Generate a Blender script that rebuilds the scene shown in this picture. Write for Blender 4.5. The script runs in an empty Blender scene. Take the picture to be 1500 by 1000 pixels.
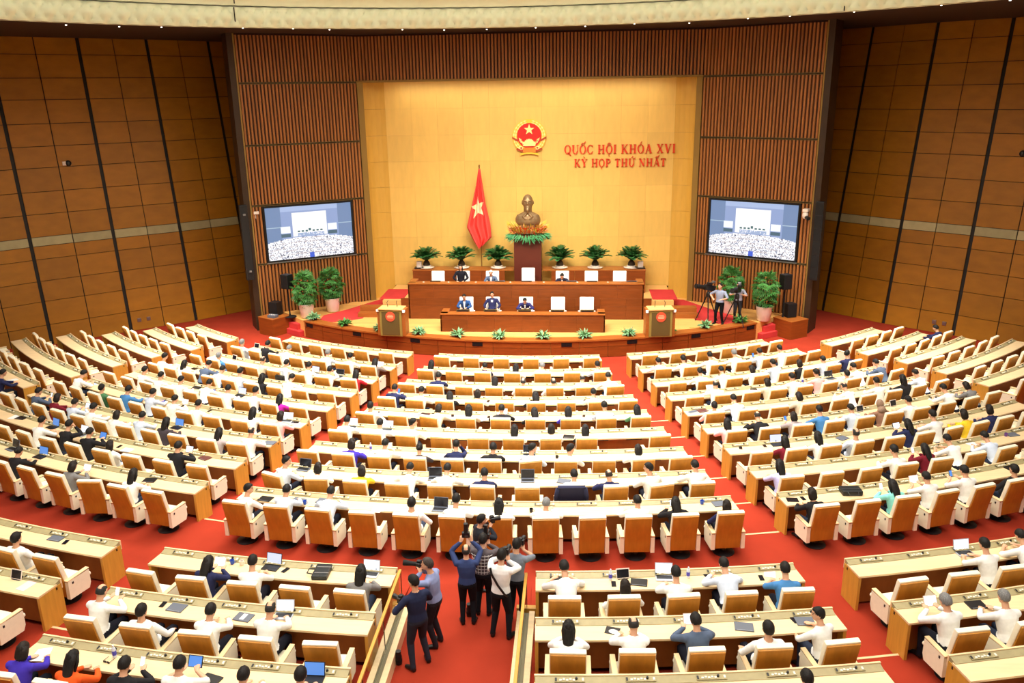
import bpy, bmesh, math, random
import numpy as np
from mathutils import Vector, Matrix
random.seed(7)
sc = bpy.context.scene
COL = sc.collection
pi = math.pi
rad = math.radians

# ---------------------------------------------------------------- camera
cam_d = bpy.data.cameras.new('camera')
cam = bpy.data.objects.new('camera', cam_d)
COL.objects.link(cam)
YAW, PITCH, ROLL = -0.07726100464885204, 0.2923278436591865, -0.016101951808627734
FPX = 1211.896522779919
CAM = Vector((2.040148850127516, 0.0, 10.189805775318044))
_f = Vector((math.sin(YAW) * math.cos(PITCH), math.cos(YAW) * math.cos(PITCH), -math.sin(PITCH)))
_r0 = Vector((math.cos(YAW), -math.sin(YAW), 0))
_u0 = _r0.cross(_f)
_r = _r0 * math.cos(ROLL) + _u0 * math.sin(ROLL)
_u = _u0 * math.cos(ROLL) - _r0 * math.sin(ROLL)
M = Matrix((( _r.x, _u.x, -_f.x, CAM.x), (_r.y, _u.y, -_f.y, CAM.y), (_r.z, _u.z, -_f.z, CAM.z), (0, 0, 0, 1)))
cam.matrix_world = M
cam_d.sensor_fit = 'HORIZONTAL'
cam_d.sensor_width = 36.0
cam_d.lens = FPX / 1500 * 36.0
cam_d.clip_end = 200
cam_d.clip_start = 0.05
sc.camera = cam

# ---------------------------------------------------------------- world, exposure, lights
w = bpy.data.worlds.new('world')
sc.world = w
w.use_nodes = True
w.node_tree.nodes['Background'].inputs[0].default_value = (1.0, 0.9, 0.75, 1)
w.node_tree.nodes['Background'].inputs[1].default_value = 0.05
sc.view_settings.view_transform = 'Standard'
sc.view_settings.look = 'None'
sc.view_settings.gamma = 1.0
sc.view_settings.exposure = 0.2
sc.view_settings.use_curve_mapping = False
sc.cycles.max_bounces = 6
sc.cycles.diffuse_bounces = 3
sc.cycles.glossy_bounces = 3
sc.cycles.transparent_max_bounces = 6
sc.cycles.use_denoising = True
sc.cycles.sample_clamp_indirect = 6


def area(name, loc, size, power, color=(1, .93, .8), rot=(0, 0, 0), shape='DISK', size_y=None, spread=pi):
    l = bpy.data.lights.new(name, 'AREA')
    l.shape = shape
    l.size = size
    if size_y:
        l.size_y = size_y
    l.energy = power
    l.color = color
    l.spread = spread
    o = bpy.data.objects.new(name, l)
    COL.objects.link(o)
    o.location = loc
    o.rotation_euler = rot
    return o


# the luminous ceiling of the dome, the wash above the gold wall, the stage spots
area('dome_light', (-.3, 15.5, 14.9), 34.0, 4700, (1, .97, .92), spread=rad(150))
area('hall_spots', (0, 24.5, 14.6), 12.0, 1750, (1, .97, .93), spread=rad(84))
area('fascia_fill_uplight', (-.3, 15.5, 13.9), 30.0, 2000, (.92, 1, .90), (pi, 0, 0))  # added fill, bounced off the dome to brighten the fascia
area('niche_wash_light', (-.06, 38.1, 10.66), 12.0, 110, (1, .93, .80), (rad(6), 0, 0), 'RECTANGLE', .3)
area('stage_spots', (0, 27.5, 13.2), 9.0, 560, (1, .93, .80), (rad(38), 0, 0), 'RECTANGLE', 1.0, rad(80))
for sx in (-1, 1):
    area('side_fill', (sx * 12.0, 29.0, 12.6), 3.0, 600, (1, .95, .85), (rad(6), rad(-sx * 2), 0), spread=rad(70))  # added fill lamps, brightening the floor and desks at the front sides
for k in range(12):          # cove strips under the upper fascia tier, shining on the quilted tier below
    a = rad(-55 + 10 * k)
    area('cove_strip', (-.29 + 20.13 * math.sin(a), 14.7 + 20.13 * math.cos(a), 13.44), 3.4, 2.6, (1, .98, .82), (rad(48), 0, -a), 'RECTANGLE', .05)

# ---------------------------------------------------------------- materials
MATS = {}


def mat(name, color, rough=.5, metal=0.0, noise=None, bump=0.0, emit=None, objcol=False, spec=.4, stretch=None, coat=0.0):
    if name in MATS:
        return MATS[name]
    m = bpy.data.materials.new(name)
    m.use_nodes = True
    nt = m.node_tree
    b = nt.nodes['Principled BSDF']
    b.inputs['Roughness'].default_value = rough
    b.inputs['Metallic'].default_value = metal
    b.inputs['Specular IOR Level'].default_value = spec
    if coat:
        b.inputs['Coat Weight'].default_value = coat
        b.inputs['Coat Roughness'].default_value = .12
    src = None
    if objcol:
        oi = nt.nodes.new('ShaderNodeObjectInfo')
        src = oi.outputs['Color']
    c = tuple(color) + (1,)
    b.inputs['Base Color'].default_value = c
    if noise:
        tc = nt.nodes.new('ShaderNodeTexCoord')
        mp = nt.nodes.new('ShaderNodeMapping')
        nz = nt.nodes.new('ShaderNodeTexNoise')
        nz.inputs['Scale'].default_value = noise[0]
        nz.inputs['Detail'].default_value = 4
        if stretch:
            mp.inputs['Scale'].default_value = stretch
        nt.links.new(tc.outputs['Object'], mp.inputs['Vector'])
        nt.links.new(mp.outputs['Vector'], nz.inputs['Vector'])
        hsv = nt.nodes.new('ShaderNodeHueSaturation')
        mr = nt.nodes.new('ShaderNodeMapRange')
        mr.inputs['From Min'].default_value = .3
        mr.inputs['From Max'].default_value = .7
        mr.inputs['To Min'].default_value = 1 - noise[1]
        mr.inputs['To Max'].default_value = 1 + noise[1]
        nt.links.new(nz.outputs['Fac'], mr.inputs['Value'])
        nt.links.new(mr.outputs['Result'], hsv.inputs['Value'])
        if src is not None:
            nt.links.new(src, hsv.inputs['Color'])
        else:
            hsv.inputs['Color'].default_value = c
        src = hsv.outputs['Color']
        if bump:
            bp = nt.nodes.new('ShaderNodeBump')
            bp.inputs['Strength'].default_value = bump
            bp.inputs['Distance'].default_value = .02
            nt.links.new(nz.outputs['Fac'], bp.inputs['Height'])
            nt.links.new(bp.outputs['Normal'], b.inputs['Normal'])
    if src is not None:
        nt.links.new(src, b.inputs['Base Color'])
    if emit:
        b.inputs['Emission Color'].default_value = tuple(emit[0]) + (1,)
        b.inputs['Emission Strength'].default_value = emit[1]
    MATS[name] = m
    return m


def s2l(r, g, b):
    f = lambda v: (v / 255 / 12.92) if v / 255 <= .04045 else ((v / 255 + .055) / 1.055) ** 2.4
    return (f(r), f(g), f(b))


CARPET = mat('red_carpet', s2l(156, 52, 33), .95, noise=(1.3, .10), bump=.0, spec=.1)
CARPET2 = mat('pink_red_runner', s2l(198, 60, 58), .95, noise=(2.0, .06), spec=.1)
OAK = mat('light_oak_veneer', s2l(238, 208, 162), .34, noise=(3.0, .07), stretch=(.6, 6, 6), spec=.5)
OAKEND = mat('orange_oak_panel', s2l(204, 150, 60), .42, noise=(3.0, .09), stretch=(6, 6, .6))
OAKDARK = mat('brown_modesty_veneer', s2l(150, 88, 36), .5, noise=(3.0, .12), stretch=(2, 2, 1))
OLIVE = mat('olive_console_metal', s2l(160, 148, 108), .5, noise=(9.0, .08))
KEYS = mat('pale_keypad', s2l(225, 222, 205), .45)
DARK = mat('black_plastic', s2l(24, 24, 26), .4)
DARK2 = mat('matte_black', s2l(14, 13, 13), .75)
LEATHER = mat('cream_leather', s2l(246, 236, 210), .5, noise=(14.0, .03))
VENEER = mat('chair_back_veneer', s2l(190, 128, 42), .36, noise=(3.0, .10), stretch=(5, 5, .8))
PAD = mat('tan_arm_pad', s2l(236, 206, 158), .5)
WHITE = mat('white_leather', s2l(240, 236, 228), .45)
WALLP = mat('side_wall_panel', s2l(168, 96, 28), .5, noise=(1.6, .10), stretch=(1, 1, 2), objcol=True)
WALLJ = mat('black_wall_joint', s2l(24, 18, 12), .6)
BAND = mat('grey_green_wall_band', s2l(150, 140, 104), .5, noise=(3, .08), objcol=True)
SLAT = mat('slat_red_wood', s2l(164, 104, 52), .45, noise=(1.1, .16), stretch=(3.5, 3.5, .35))
SLATBACK = mat('slat_backing', s2l(52, 24, 10), .7)
SEAM = mat('bronze_seam', s2l(110, 92, 58), .4, .5)
JAMB = mat('dark_brown_jamb', s2l(56, 38, 22), .5, noise=(2, .1))
OLJAMB = mat('olive_brass_jamb', s2l(150, 118, 58), .45, .3)
GOLD = mat('gold_panel', s2l(236, 184, 84), .5, noise=(2.2, .04), stretch=(3, 3, .7), objcol=True)
DESKR = mat('stage_mahogany', s2l(150, 74, 26), .36, noise=(1.6, .16), stretch=(1.0, 1.0, 7), objcol=True)
DESKT = mat('stage_desk_top', s2l(160, 90, 36), .34, noise=(2.0, .1), stretch=(1, 6, 6))
PED = mat('plum_brown_pedestal', s2l(88, 36, 24), .4, noise=(2, .08))
PLANK = mat('pale_stage_plank', s2l(228, 172, 96), .4, noise=(3, .08), stretch=(.5, 6, 6), objcol=True)
CREAM = mat('cream_quilted_fascia', s2l(228, 236, 206), .6)
SOFFIT = mat('dark_soffit', s2l(46, 26, 12), .7)
CEIL = mat('dome_ceiling', s2l(235, 228, 205), .8)
LAMP = mat('downlight_glow', (1, .95, .85), .5, emit=((1, .93, .8), 4))
NOSE = mat('pale_step_nosing', s2l(240, 196, 150), .5)
SKIN = mat('skin', s2l(226, 172, 138), .55, noise=(6, .04))
EYE = mat('eye_dark', s2l(30, 22, 20), .4)
LIP = mat('lip', s2l(170, 96, 84), .5)
CLOTH = mat('cloth', (1, 1, 1), .85, noise=(16, .05), objcol=True, spec=.2)
TROUS = mat('trouser_cloth', (1, 1, 1), .9, noise=(18, .05), objcol=True, spec=.15)
SHOE = mat('black_shoe', s2l(22, 20, 20), .35)
HAIR = mat('hair', (1, 1, 1), .6, noise=(30, .3), bump=.4, objcol=True, stretch=(3, 3, .5), spec=.25)
BRONZE = mat('bronze', s2l(142, 116, 82), .42, .5, noise=(6, .1))
LEAF = mat('leaf_green', s2l(72, 134, 60), .45, noise=(8, .2), objcol=False)
FROND = mat('cycad_green', s2l(42, 98, 44), .45, noise=(8, .2))
VARIEG = mat('variegated_leaf', s2l(120, 168, 118), .5, noise=(14, .35))
SOIL = mat('dark_soil', s2l(40, 28, 20), .9)
POTW = mat('white_ceramic', s2l(240, 226, 214), .35)
TRUNK = mat('fibrous_trunk', s2l(60, 46, 30), .9, noise=(20, .3))
FLAGR = mat('red_flag_cloth', s2l(232, 74, 66), .7)
FLAGY = mat('pale_yellow_star', s2l(255, 240, 190), .6)
RED = mat('emblem_red', s2l(206, 28, 16), .45)
YEL = mat('emblem_gold', s2l(248, 206, 70), .35, .2)
YEL2 = mat('emblem_pale_gold', s2l(252, 232, 150), .4)
MAROON = mat('ribbon_red', s2l(176, 62, 20), .5)
TEXTR = mat('letter_red', s2l(216, 60, 14), .5)
METAL = mat('grey_metal', s2l(150, 150, 152), .35, .8)
GLASS = None


def glass():
    global GLASS
    if GLASS:
        return GLASS
    m = bpy.data.materials.new('clear_glass')
    m.use_nodes = True
    b = m.node_tree.nodes['Principled BSDF']
    b.inputs['Base Color'].default_value = (.93, .97, .95, 1)
    b.inputs['Roughness'].default_value = .03
    b.inputs['Transmission Weight'].default_value = 1.0
    b.inputs['IOR'].default_value = 1.1
    GLASS = m
    return m


# ---------------------------------------------------------------- mesh helpers
class MB:
    def __init__(s):
        s.v = []
        s.f = []
        s.m = []
        s.cur = 0

    def add(s, vs, fs):
        o = len(s.v)
        s.v += [tuple(p) for p in vs]
        for f in fs:
            s.f.append(tuple(i + o for i in f))
            s.m.append(s.cur)
        return s

    def hexa(s, p):          # 8 points: bottom 4 ccw, top 4
        return s.add(p, [(3, 2, 1, 0), (4, 5, 6, 7), (0, 1, 5, 4), (1, 2, 6, 5), (2, 3, 7, 6), (3, 0, 4, 7)])

    def box(s, c, d, mtx=None):
        x, y, z = c
        a, b, h = d[0] / 2, d[1] / 2, d[2] / 2
        p = [(x - a, y - b, z - h), (x + a, y - b, z - h), (x + a, y + b, z - h), (x - a, y + b, z - h),
             (x - a, y - b, z + h), (x + a, y - b, z + h), (x + a, y + b, z + h), (x - a, y + b, z + h)]
        if mtx is not None:
            p = [tuple(mtx @ Vector(q)) for q in p]
        return s.hexa(p)

    def cbox(s, c, d, b=.01, mtx=None):     # box with chamfered edges
        bm = bmesh.new()
        bmesh.ops.create_cube(bm, size=1)
        bmesh.ops.scale(bm, vec=d, verts=bm.verts)
        bmesh.ops.bevel(bm, geom=list(bm.edges), offset=b, segments=2, affect='EDGES', profile=.6)
        bmesh.ops.translate(bm, vec=c, verts=bm.verts)
        if mtx is not None:
            bmesh.ops.transform(bm, matrix=mtx, verts=bm.verts)
        bm.verts.index_update()
        s.add([tuple(v.co) for v in bm.verts], [tuple(v.index for v in f.verts) for f in bm.faces])
        bm.free()
        return s

    def tube(s, pts, rs, n=8, flat=1.0, cap=True, side=None):
        pts = [Vector(p) for p in pts]
        if not isinstance(rs, (list, tuple)):
            rs = [rs] * len(pts)
        vs = []
        prev = side
        for i, p in enumerate(pts):
            t = (pts[min(i + 1, len(pts) - 1)] - pts[max(i - 1, 0)])
            if t.length < 1e-9:
                t = Vector((0, 0, 1))
            t.normalize()
            if prev is None:
                prev = Vector((1, 0, 0)) if abs(t.x) < .8 else Vector((0, 1, 0))
            a = (prev - t * prev.dot(t))
            if a.length < 1e-6:
                a = Vector((0, 1, 0)) - t * t.y
            a.normalize()
            prev = a
            b = t.cross(a)
            r = rs[i]
            ra, rb = r if isinstance(r, tuple) else (r, r * flat)
            for k in range(n):
                q = 2 * pi * k / n
                vs.append(p + a * (ra * math.cos(q)) + b * (rb * math.sin(q)))
        fs = []
        for i in range(len(pts) - 1):
            for k in range(n):
                k2 = (k + 1) % n
                fs.append((i * n + k, i * n + k2, (i + 1) * n + k2, (i + 1) * n + k))
        if cap:
            fs.append(tuple(range(n - 1, -1, -1)))
            fs.append(tuple((len(pts) - 1) * n + k for k in range(n)))
        return s.add(vs, fs)

    def cyl(s, p0, p1, r0, r1=None, n=12):
        return s.tube([p0, p1], [r0, r0 if r1 is None else r1], n)

    def lathe(s, prof, n=16, c=(0, 0, 0)):
        vs = []
        for r, z in prof:
            for k in range(n):
                q = 2 * pi * k / n
                vs.append((c[0] + r * math.cos(q), c[1] + r * math.sin(q), c[2] + z))
        fs = []
        for i in range(len(prof) - 1):
            for k in range(n):
                k2 = (k + 1) % n
                fs.append((i * n + k, i * n + k2, (i + 1) * n + k2, (i + 1) * n + k))
        fs.append(tuple(range(n - 1, -1, -1)))
        fs.append(tuple((len(prof) - 1) * n + k for k in range(n)))
        return s.add(vs, fs)

    def ell(s, c, r, n=12, m=8, mtx=None):
        vs = []
        fs = []
        vs.append((0, 0, -1))
        for i in range(1, m):
            t = -pi / 2 + pi * i / m
            for k in range(n):
                q = 2 * pi * k / n
                vs.append((math.cos(t) * math.cos(q), math.cos(t) * math.sin(q), math.sin(t)))
        vs.append((0, 0, 1))
        for k in range(n):
            fs.append((0, 1 + (k + 1) % n, 1 + k))
            fs.append((len(vs) - 1, 1 + (m - 2) * n + k, 1 + (m - 2) * n + (k + 1) % n))
        for i in range(m - 2):
            for k in range(n):
                k2 = (k + 1) % n
                fs.append((1 + i * n + k, 1 + i * n + k2, 1 + (i + 1) * n + k2, 1 + (i + 1) * n + k))
        p = [Vector((c[0] + r[0] * x, c[1] + r[1] * y, c[2] + r[2] * z)) for x, y, z in vs]
        if mtx is not None:
            p = [mtx @ q for q in p]
        return s.add(p, fs)

    def prism(s, poly, d0, d1, mtx=None):     # polygon in local XY extruded along Z
        n = len(poly)
        p = [(x, y, d0) for x, y in poly] + [(x, y, d1) for x, y in poly]
        if mtx is not None:
            p = [tuple(mtx @ Vector(q)) for q in p]
        fs = [tuple(range(n - 1, -1, -1)), tuple(range(n, 2 * n))]
        for k in range(n):
            k2 = (k + 1) % n
            fs.append((k, k2, n + k2, n + k))
        return s.add(p, fs)

    def mesh(s, name, mats, smooth=False):
        me = bpy.data.meshes.new(name)
        me.from_pydata(s.v, [], s.f)
        for m in (mats if isinstance(mats, (list, tuple)) else [mats]):
            me.materials.append(m)
        me.polygons.foreach_set('material_index', s.m)
        if smooth:
            me.polygons.foreach_set('use_smooth', [True] * len(me.polygons))
        me.update()
        return me

    def build(s, name, mats, parent=None, smooth=False, loc=None, rotz=None, fix=False):
        me = s.mesh(name, mats, smooth)
        if fix:
            bm = bmesh.new()
            bm.from_mesh(me)
            bmesh.ops.recalc_face_normals(bm, faces=bm.faces)
            bm.to_mesh(me)
            bm.free()
        return link(name, me, parent, loc, rotz)


def link(name, me, parent=None, loc=None, rotz=None):
    o = bpy.data.objects.new(name, me)
    COL.objects.link(o)
    if parent is not None:
        o.parent = parent
    if loc is not None:
        o.location = loc
    if rotz is not None:
        o.rotation_euler = (0, 0, rotz)
    return o


def tag(o, label=None, cat=None, group=None, kind=None):
    if label:
        o['label'] = label
    if cat:
        o['category'] = cat
    if group:
        o['group'] = group
    if kind:
        o['kind'] = kind
    return o


def empty(name, loc=(0, 0, 0), rotz=0.0):
    o = bpy.data.objects.new(name, None)
    o.empty_display_size = .2
    COL.objects.link(o)
    o.location = loc
    o.rotation_euler = (0, 0, rotz)
    return o


def smooth_by_angle(me, ang=40):
    me.polygons.foreach_set('use_smooth', [True] * len(me.polygons))
    try:
        me.set_sharp_from_angle(angle=rad(ang))
    except Exception:
        pass
    return me


# ---------------------------------------------------------------- plan of the hall: rows are arcs about (0, YC)
YC = 49.07073170651266
R1 = 19.803430570412846
PITCHR = 1.5557518679829834
DEEP = 0.5364
ZR = [0, 0, .04, .128, .224, .307, .384, .457, .532, .616, .70, .784, .868]


def RR(i):
    return R1 + PITCHR * (i - 1)


def ZZ(i):
    return ZR[i - 1]


def pol(R, adeg, z=0.0):
    a = rad(adeg)
    return Vector((R * math.sin(a), YC - R * math.cos(a), z))


def arcbox(mb, Ra, Rb, a0, a1, z0, z1, step=1.3, org=(0, 0, 0), z1b=None, z0b=None):
    """ring sector between radii Ra<Rb, angles in degrees; z1b = top height at Rb"""
    n = max(1, int(math.ceil((a1 - a0) / step)))
    if z1b is None:
        z1b = z1
    if z0b is None:
        z0b = z0
    vs = []
    for k in range(n + 1):
        a = a0 + (a1 - a0) * k / n
        for R, z in ((Ra, z0), (Rb, z0b), (Rb, z1b), (Ra, z1)):
            p = pol(R, a, z)
            vs.append((p.x - org[0], p.y - org[1], p.z - org[2]))
    fs = []
    for k in range(n):
        b = 4 * k
        for q in range(4):
            q2 = (q + 1) % 4
            fs.append((b + q, b + q2, b + 4 + q2, b + 4 + q))
    fs.append((3, 2, 1, 0))
    fs.append((4 * n, 4 * n + 1, 4 * n + 2, 4 * n + 3))
    # winding: make outward
    mb.add(vs, [tuple(reversed(f)) for f in fs])
    return mb


NUM = ['first', 'second', 'third', 'fourth', 'fifth', 'sixth', 'seventh', 'eighth', 'ninth', 'tenth', 'eleventh', 'twelfth', 'thirteenth', 'fourteenth']

# ================================================================ SETTING
def setc(o, c, j=0.0):
    k = 1 + random.uniform(-j, j)
    o.color = (c[0] * k, c[1] * k, c[2] * k, 1)
    return o


def amax(R, X=25.6):
    return min(50.0, math.degrees(math.asin(min(.999, X / R))))


# floor with its tiers
mb = MB()
mb.box((0, 25.5, -.15), (53, 36, .3))
STEP = [(3, RR(3) + .38)] + [(i, RR(i) + .38) for i in range(4, 10)]
for k, (i, b) in enumerate(STEP):
    b2 = STEP[k + 1][1] if k + 1 < len(STEP) else 34.0
    am = 32.3
    arcbox(mb, b, b2 + .01, -am, am, -.02, ZZ(i))
    for sg in (-1, 1):
        lo, hi = sorted((sg * am, sg * amax(b2)))
        arcbox(mb, b - .25, b2 - .24, lo, hi, -.02, ZZ(i))
z9 = ZZ(9)
arcbox(mb, 33.75, 34.01, -32.4, -32.2, -.02, z9)
for sg in (-1, 1):
    lo, hi = sorted((sg * 2.05, sg * amax(39.2)))
    arcbox(mb, 33.9, 35.1, lo, hi, -.02, z9, z1b=ZZ(11))
    arcbox(mb, 35.09, RR(12) + .38, lo, hi, -.02, ZZ(11))
    arcbox(mb, RR(12) + .38, RR(13) + .38, lo, hi, -.02, ZZ(12))
    arcbox(mb, RR(13) + .38, 43.0, lo, sg * 36 if sg > 0 else hi, -.02, ZZ(13)) if sg > 0 else arcbox(mb, RR(13) + .38, 43.0, -36, hi, -.02, ZZ(13))
arcbox(mb, 33.9, 34.5, -2.06, 2.06, -.02, z9, z1b=.616)
arcbox(mb, 34.49, 43.0, -2.06, 2.06, -.02, .616)
mb.box((0, 1.2, .3), (53, 14.6, .6))
floor = mb.build('floor', CARPET, fix=True)
tag(floor, 'red carpeted floor rising in shallow tiers under the rows of desks', 'floor', kind='structure')

for i, b in STEP[1:]:
    for lo, hi in ((-32.9, -30.9), (-11.9, -9.0), (9.0, 11.9), (30.9, 32.9)):
        if i > 7 and abs(lo) > 20:
            continue
        m_ = MB()
        arcbox(m_, b - .03, b + .02, lo, hi, ZZ(i - 1), ZZ(i) + .008)
        tag(m_.build('step_nosing', NOSE, fix=True), 'pale nosing strip on the edge of a carpeted aisle step', 'step edge', 'aisle step nosings', 'structure')
for i in (12, 13):
    for lo, hi in ((-11.85, -10.0), (10.15, 11.95)):
        m_ = MB()
        arcbox(m_, RR(i) + .35, RR(i) + .40, lo, hi, ZZ(i - 1), ZZ(i) + .008)
        tag(m_.build('step_nosing', NOSE, fix=True), 'pale nosing strip on the edge of a carpeted aisle step', 'step edge', 'aisle step nosings', 'structure')

# ---- leaning panelled side walls
WP = [(11.9, 41.4), (13.9, 39.15), (15.93, 36.92), (18.15, 35.05), (20.55, 32.85), (22.6, 30.5), (24.2, 27.8), (25.3, 24.8), (26.0, 21.7), (26.4, 18.5), (26.6, 15.2)]
LEV = [0, .88, 1.88, 2.74, 3.65, 4.2, 4.58, 5.52, 6.44, 7.42, 8.3, 9.22, 10.2, 11.08, 12.03, 12.74]
KL = .15
for sg, nm in ((-1, 'wall_left'), (1, 'wall_right')):
    pts = [Vector((sg * x, y, 0)) for x, y in WP]
    nrm = []
    for j in range(len(pts)):
        d = (pts[min(j + 1, len(pts) - 1)] - pts[max(j - 1, 0)]).normalized()
        n = Vector((d.y, -d.x, 0))
        if n.x * sg < 0:
            n = -n
        nrm.append(n)

    def wp(j, u, z, off):
        p = pts[j].lerp(pts[j + 1], u)
        n = nrm[j].lerp(nrm[j + 1], u).normalized()
        q = p + n * (KL * z - off)
        return Vector((q.x, q.y, z))
    mb = MB()
    for j in range(len(pts) - 1):
        mb.hexa([wp(j, 0, 0, -.3), wp(j, 1, 0, -.3), wp(j, 1, 0, -.02), wp(j, 0, 0, -.02),
                 wp(j, 0, 12.75, -.3), wp(j, 1, 12.75, -.3), wp(j, 1, 12.75, -.02), wp(j, 0, 12.75, -.02)])
    # the plain wall that goes on towards the back of the hall
    mb.box((sg * 27.1, 3.5, 6.4), (.6, 24, 12.8))
    wall = mb.build(nm, WALLJ, fix=True)
    tag(wall, 'tall leaning wall of orange-brown panels on the %s side of the hall' % nm[5:], 'wall', kind='structure')
    for j in range(len(pts) - 1):
        L = (pts[j + 1] - pts[j]).length
        g = .075 / L
        for c in range(2):
            u0 = g if c == 0 else .5 + .006
            u1 = .5 - .006 if c == 0 else 1 - g
            for k in range(len(LEV) - 1):
                z0, z1 = LEV[k] + .012, LEV[k + 1] - .012
                if j > 6 and k > 7:
                    continue
                m_ = MB()
                o_ = .05 + random.uniform(-.004, .004)
                m_.hexa([wp(j, u0, z0, 0), wp(j, u1, z0, 0), wp(j, u1, z0, o_), wp(j, u0, z0, o_),
                         wp(j, u0, z1, 0), wp(j, u1, z1, 0), wp(j, u1, z1, o_), wp(j, u0, z1, o_)])
                if k == 5:
                    setc(m_.build('band_panel', BAND, wall, fix=True), s2l(172, 160, 118), .14)
                else:
                    setc(m_.build('panel', WALLP, wall, fix=True), s2l(164, 106, 12), .08)
    # wall sockets and sensors
    for (j, u, z, kind) in ((2, .72, .45, 'socket'), (2, .86, .45, 'socket'), (3, .38, 7.55, 'sensor')):
        p = wp(j, u, z, .06)
        near_ = 'nearer the stage' if u < .8 else 'farther from the stage'
        d = (pts[j + 1] - pts[j]).normalized()
        mtx = Matrix.Translation(p) @ Matrix.Rotation(math.atan2(d.y, d.x), 4, 'Z')
        m_ = MB()
        if kind == 'socket':
            m_.cbox((0, 0, 0), (.16, .06, .16), .01, mtx)
            m_.cur = 1
            m_.box((0, -.035 if sg < 0 else .035, 0), (.07, .012, .07), mtx)
            tag(m_.build('wall_socket', [METAL, DARK], fix=True), 'small grey socket plate low on the %s panelled wall, %s' % (nm[5:], near_), 'socket', 'sockets low on the side walls')
        else:
            m_.ell((0, 0, 0), (.13, .1, .13), 10, 6, mtx)
            m_.cur = 1
            m_.cbox((.16, 0, 0), (.14, .08, .16), .01, mtx)
            tag(m_.build('wall_sensor', [DARK, POTW], fix=True), 'small black and white sensor dome high on the %s panelled wall' % nm[5:], 'sensor')

mb = MB()
mb.box((0, -8.2, 6.4), (54, .4, 12.8))
tag(setc(mb.build('wall_back', WALLP), s2l(150, 96, 20)), 'wall of brown panels behind the gallery', 'wall', kind='structure')

# ---- stage wall of vertical slats, with the gold niche
X0 = -.06
ZS = [12.695, 10.725, 8.163, 5.594, 2.99]
INN = (7.65, 38.22)
OUT = (12.04, 35.45)
tl = Vector((OUT[0] - INN[0], OUT[1] - INN[1], 0))
WL = tl.length
mb = MB()
mb.box((X0, 41.9, 6.4), (30, .3, 13.2))
wf = mb.build('wall_front', SLATBACK)
tag(wf, 'stage wall clad in vertical red-brown wooden slats', 'wall', kind='structure')


def slats(u0, u1, z0, z1, P, first=0.0, pitch=.152):
    """thin vertical slats over [u0,u1] x [z0,z1] on the plane map P(u, off, z)"""
    m_ = MB()
    n = max(1, int(round((u1 - u0) / pitch)))
    st = (u1 - u0) / n
    for k in range(n):
        a = u0 + k * st + st * .17
        b = u0 + (k + 1) * st - st * .17
        m_.hexa([P(a, 0, z0), P(b, 0, z0), P(b - .012, .075, z0), P(a + .012, .075, z0),
                 P(a, 0, z1), P(b, 0, z1), P(b - .012, .075, z1), P(a + .012, .075, z1)])
    o = m_.build('slat_cladding', SLAT, wf, fix=True)
    o['kind'] = 'stuff'
    return o


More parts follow.
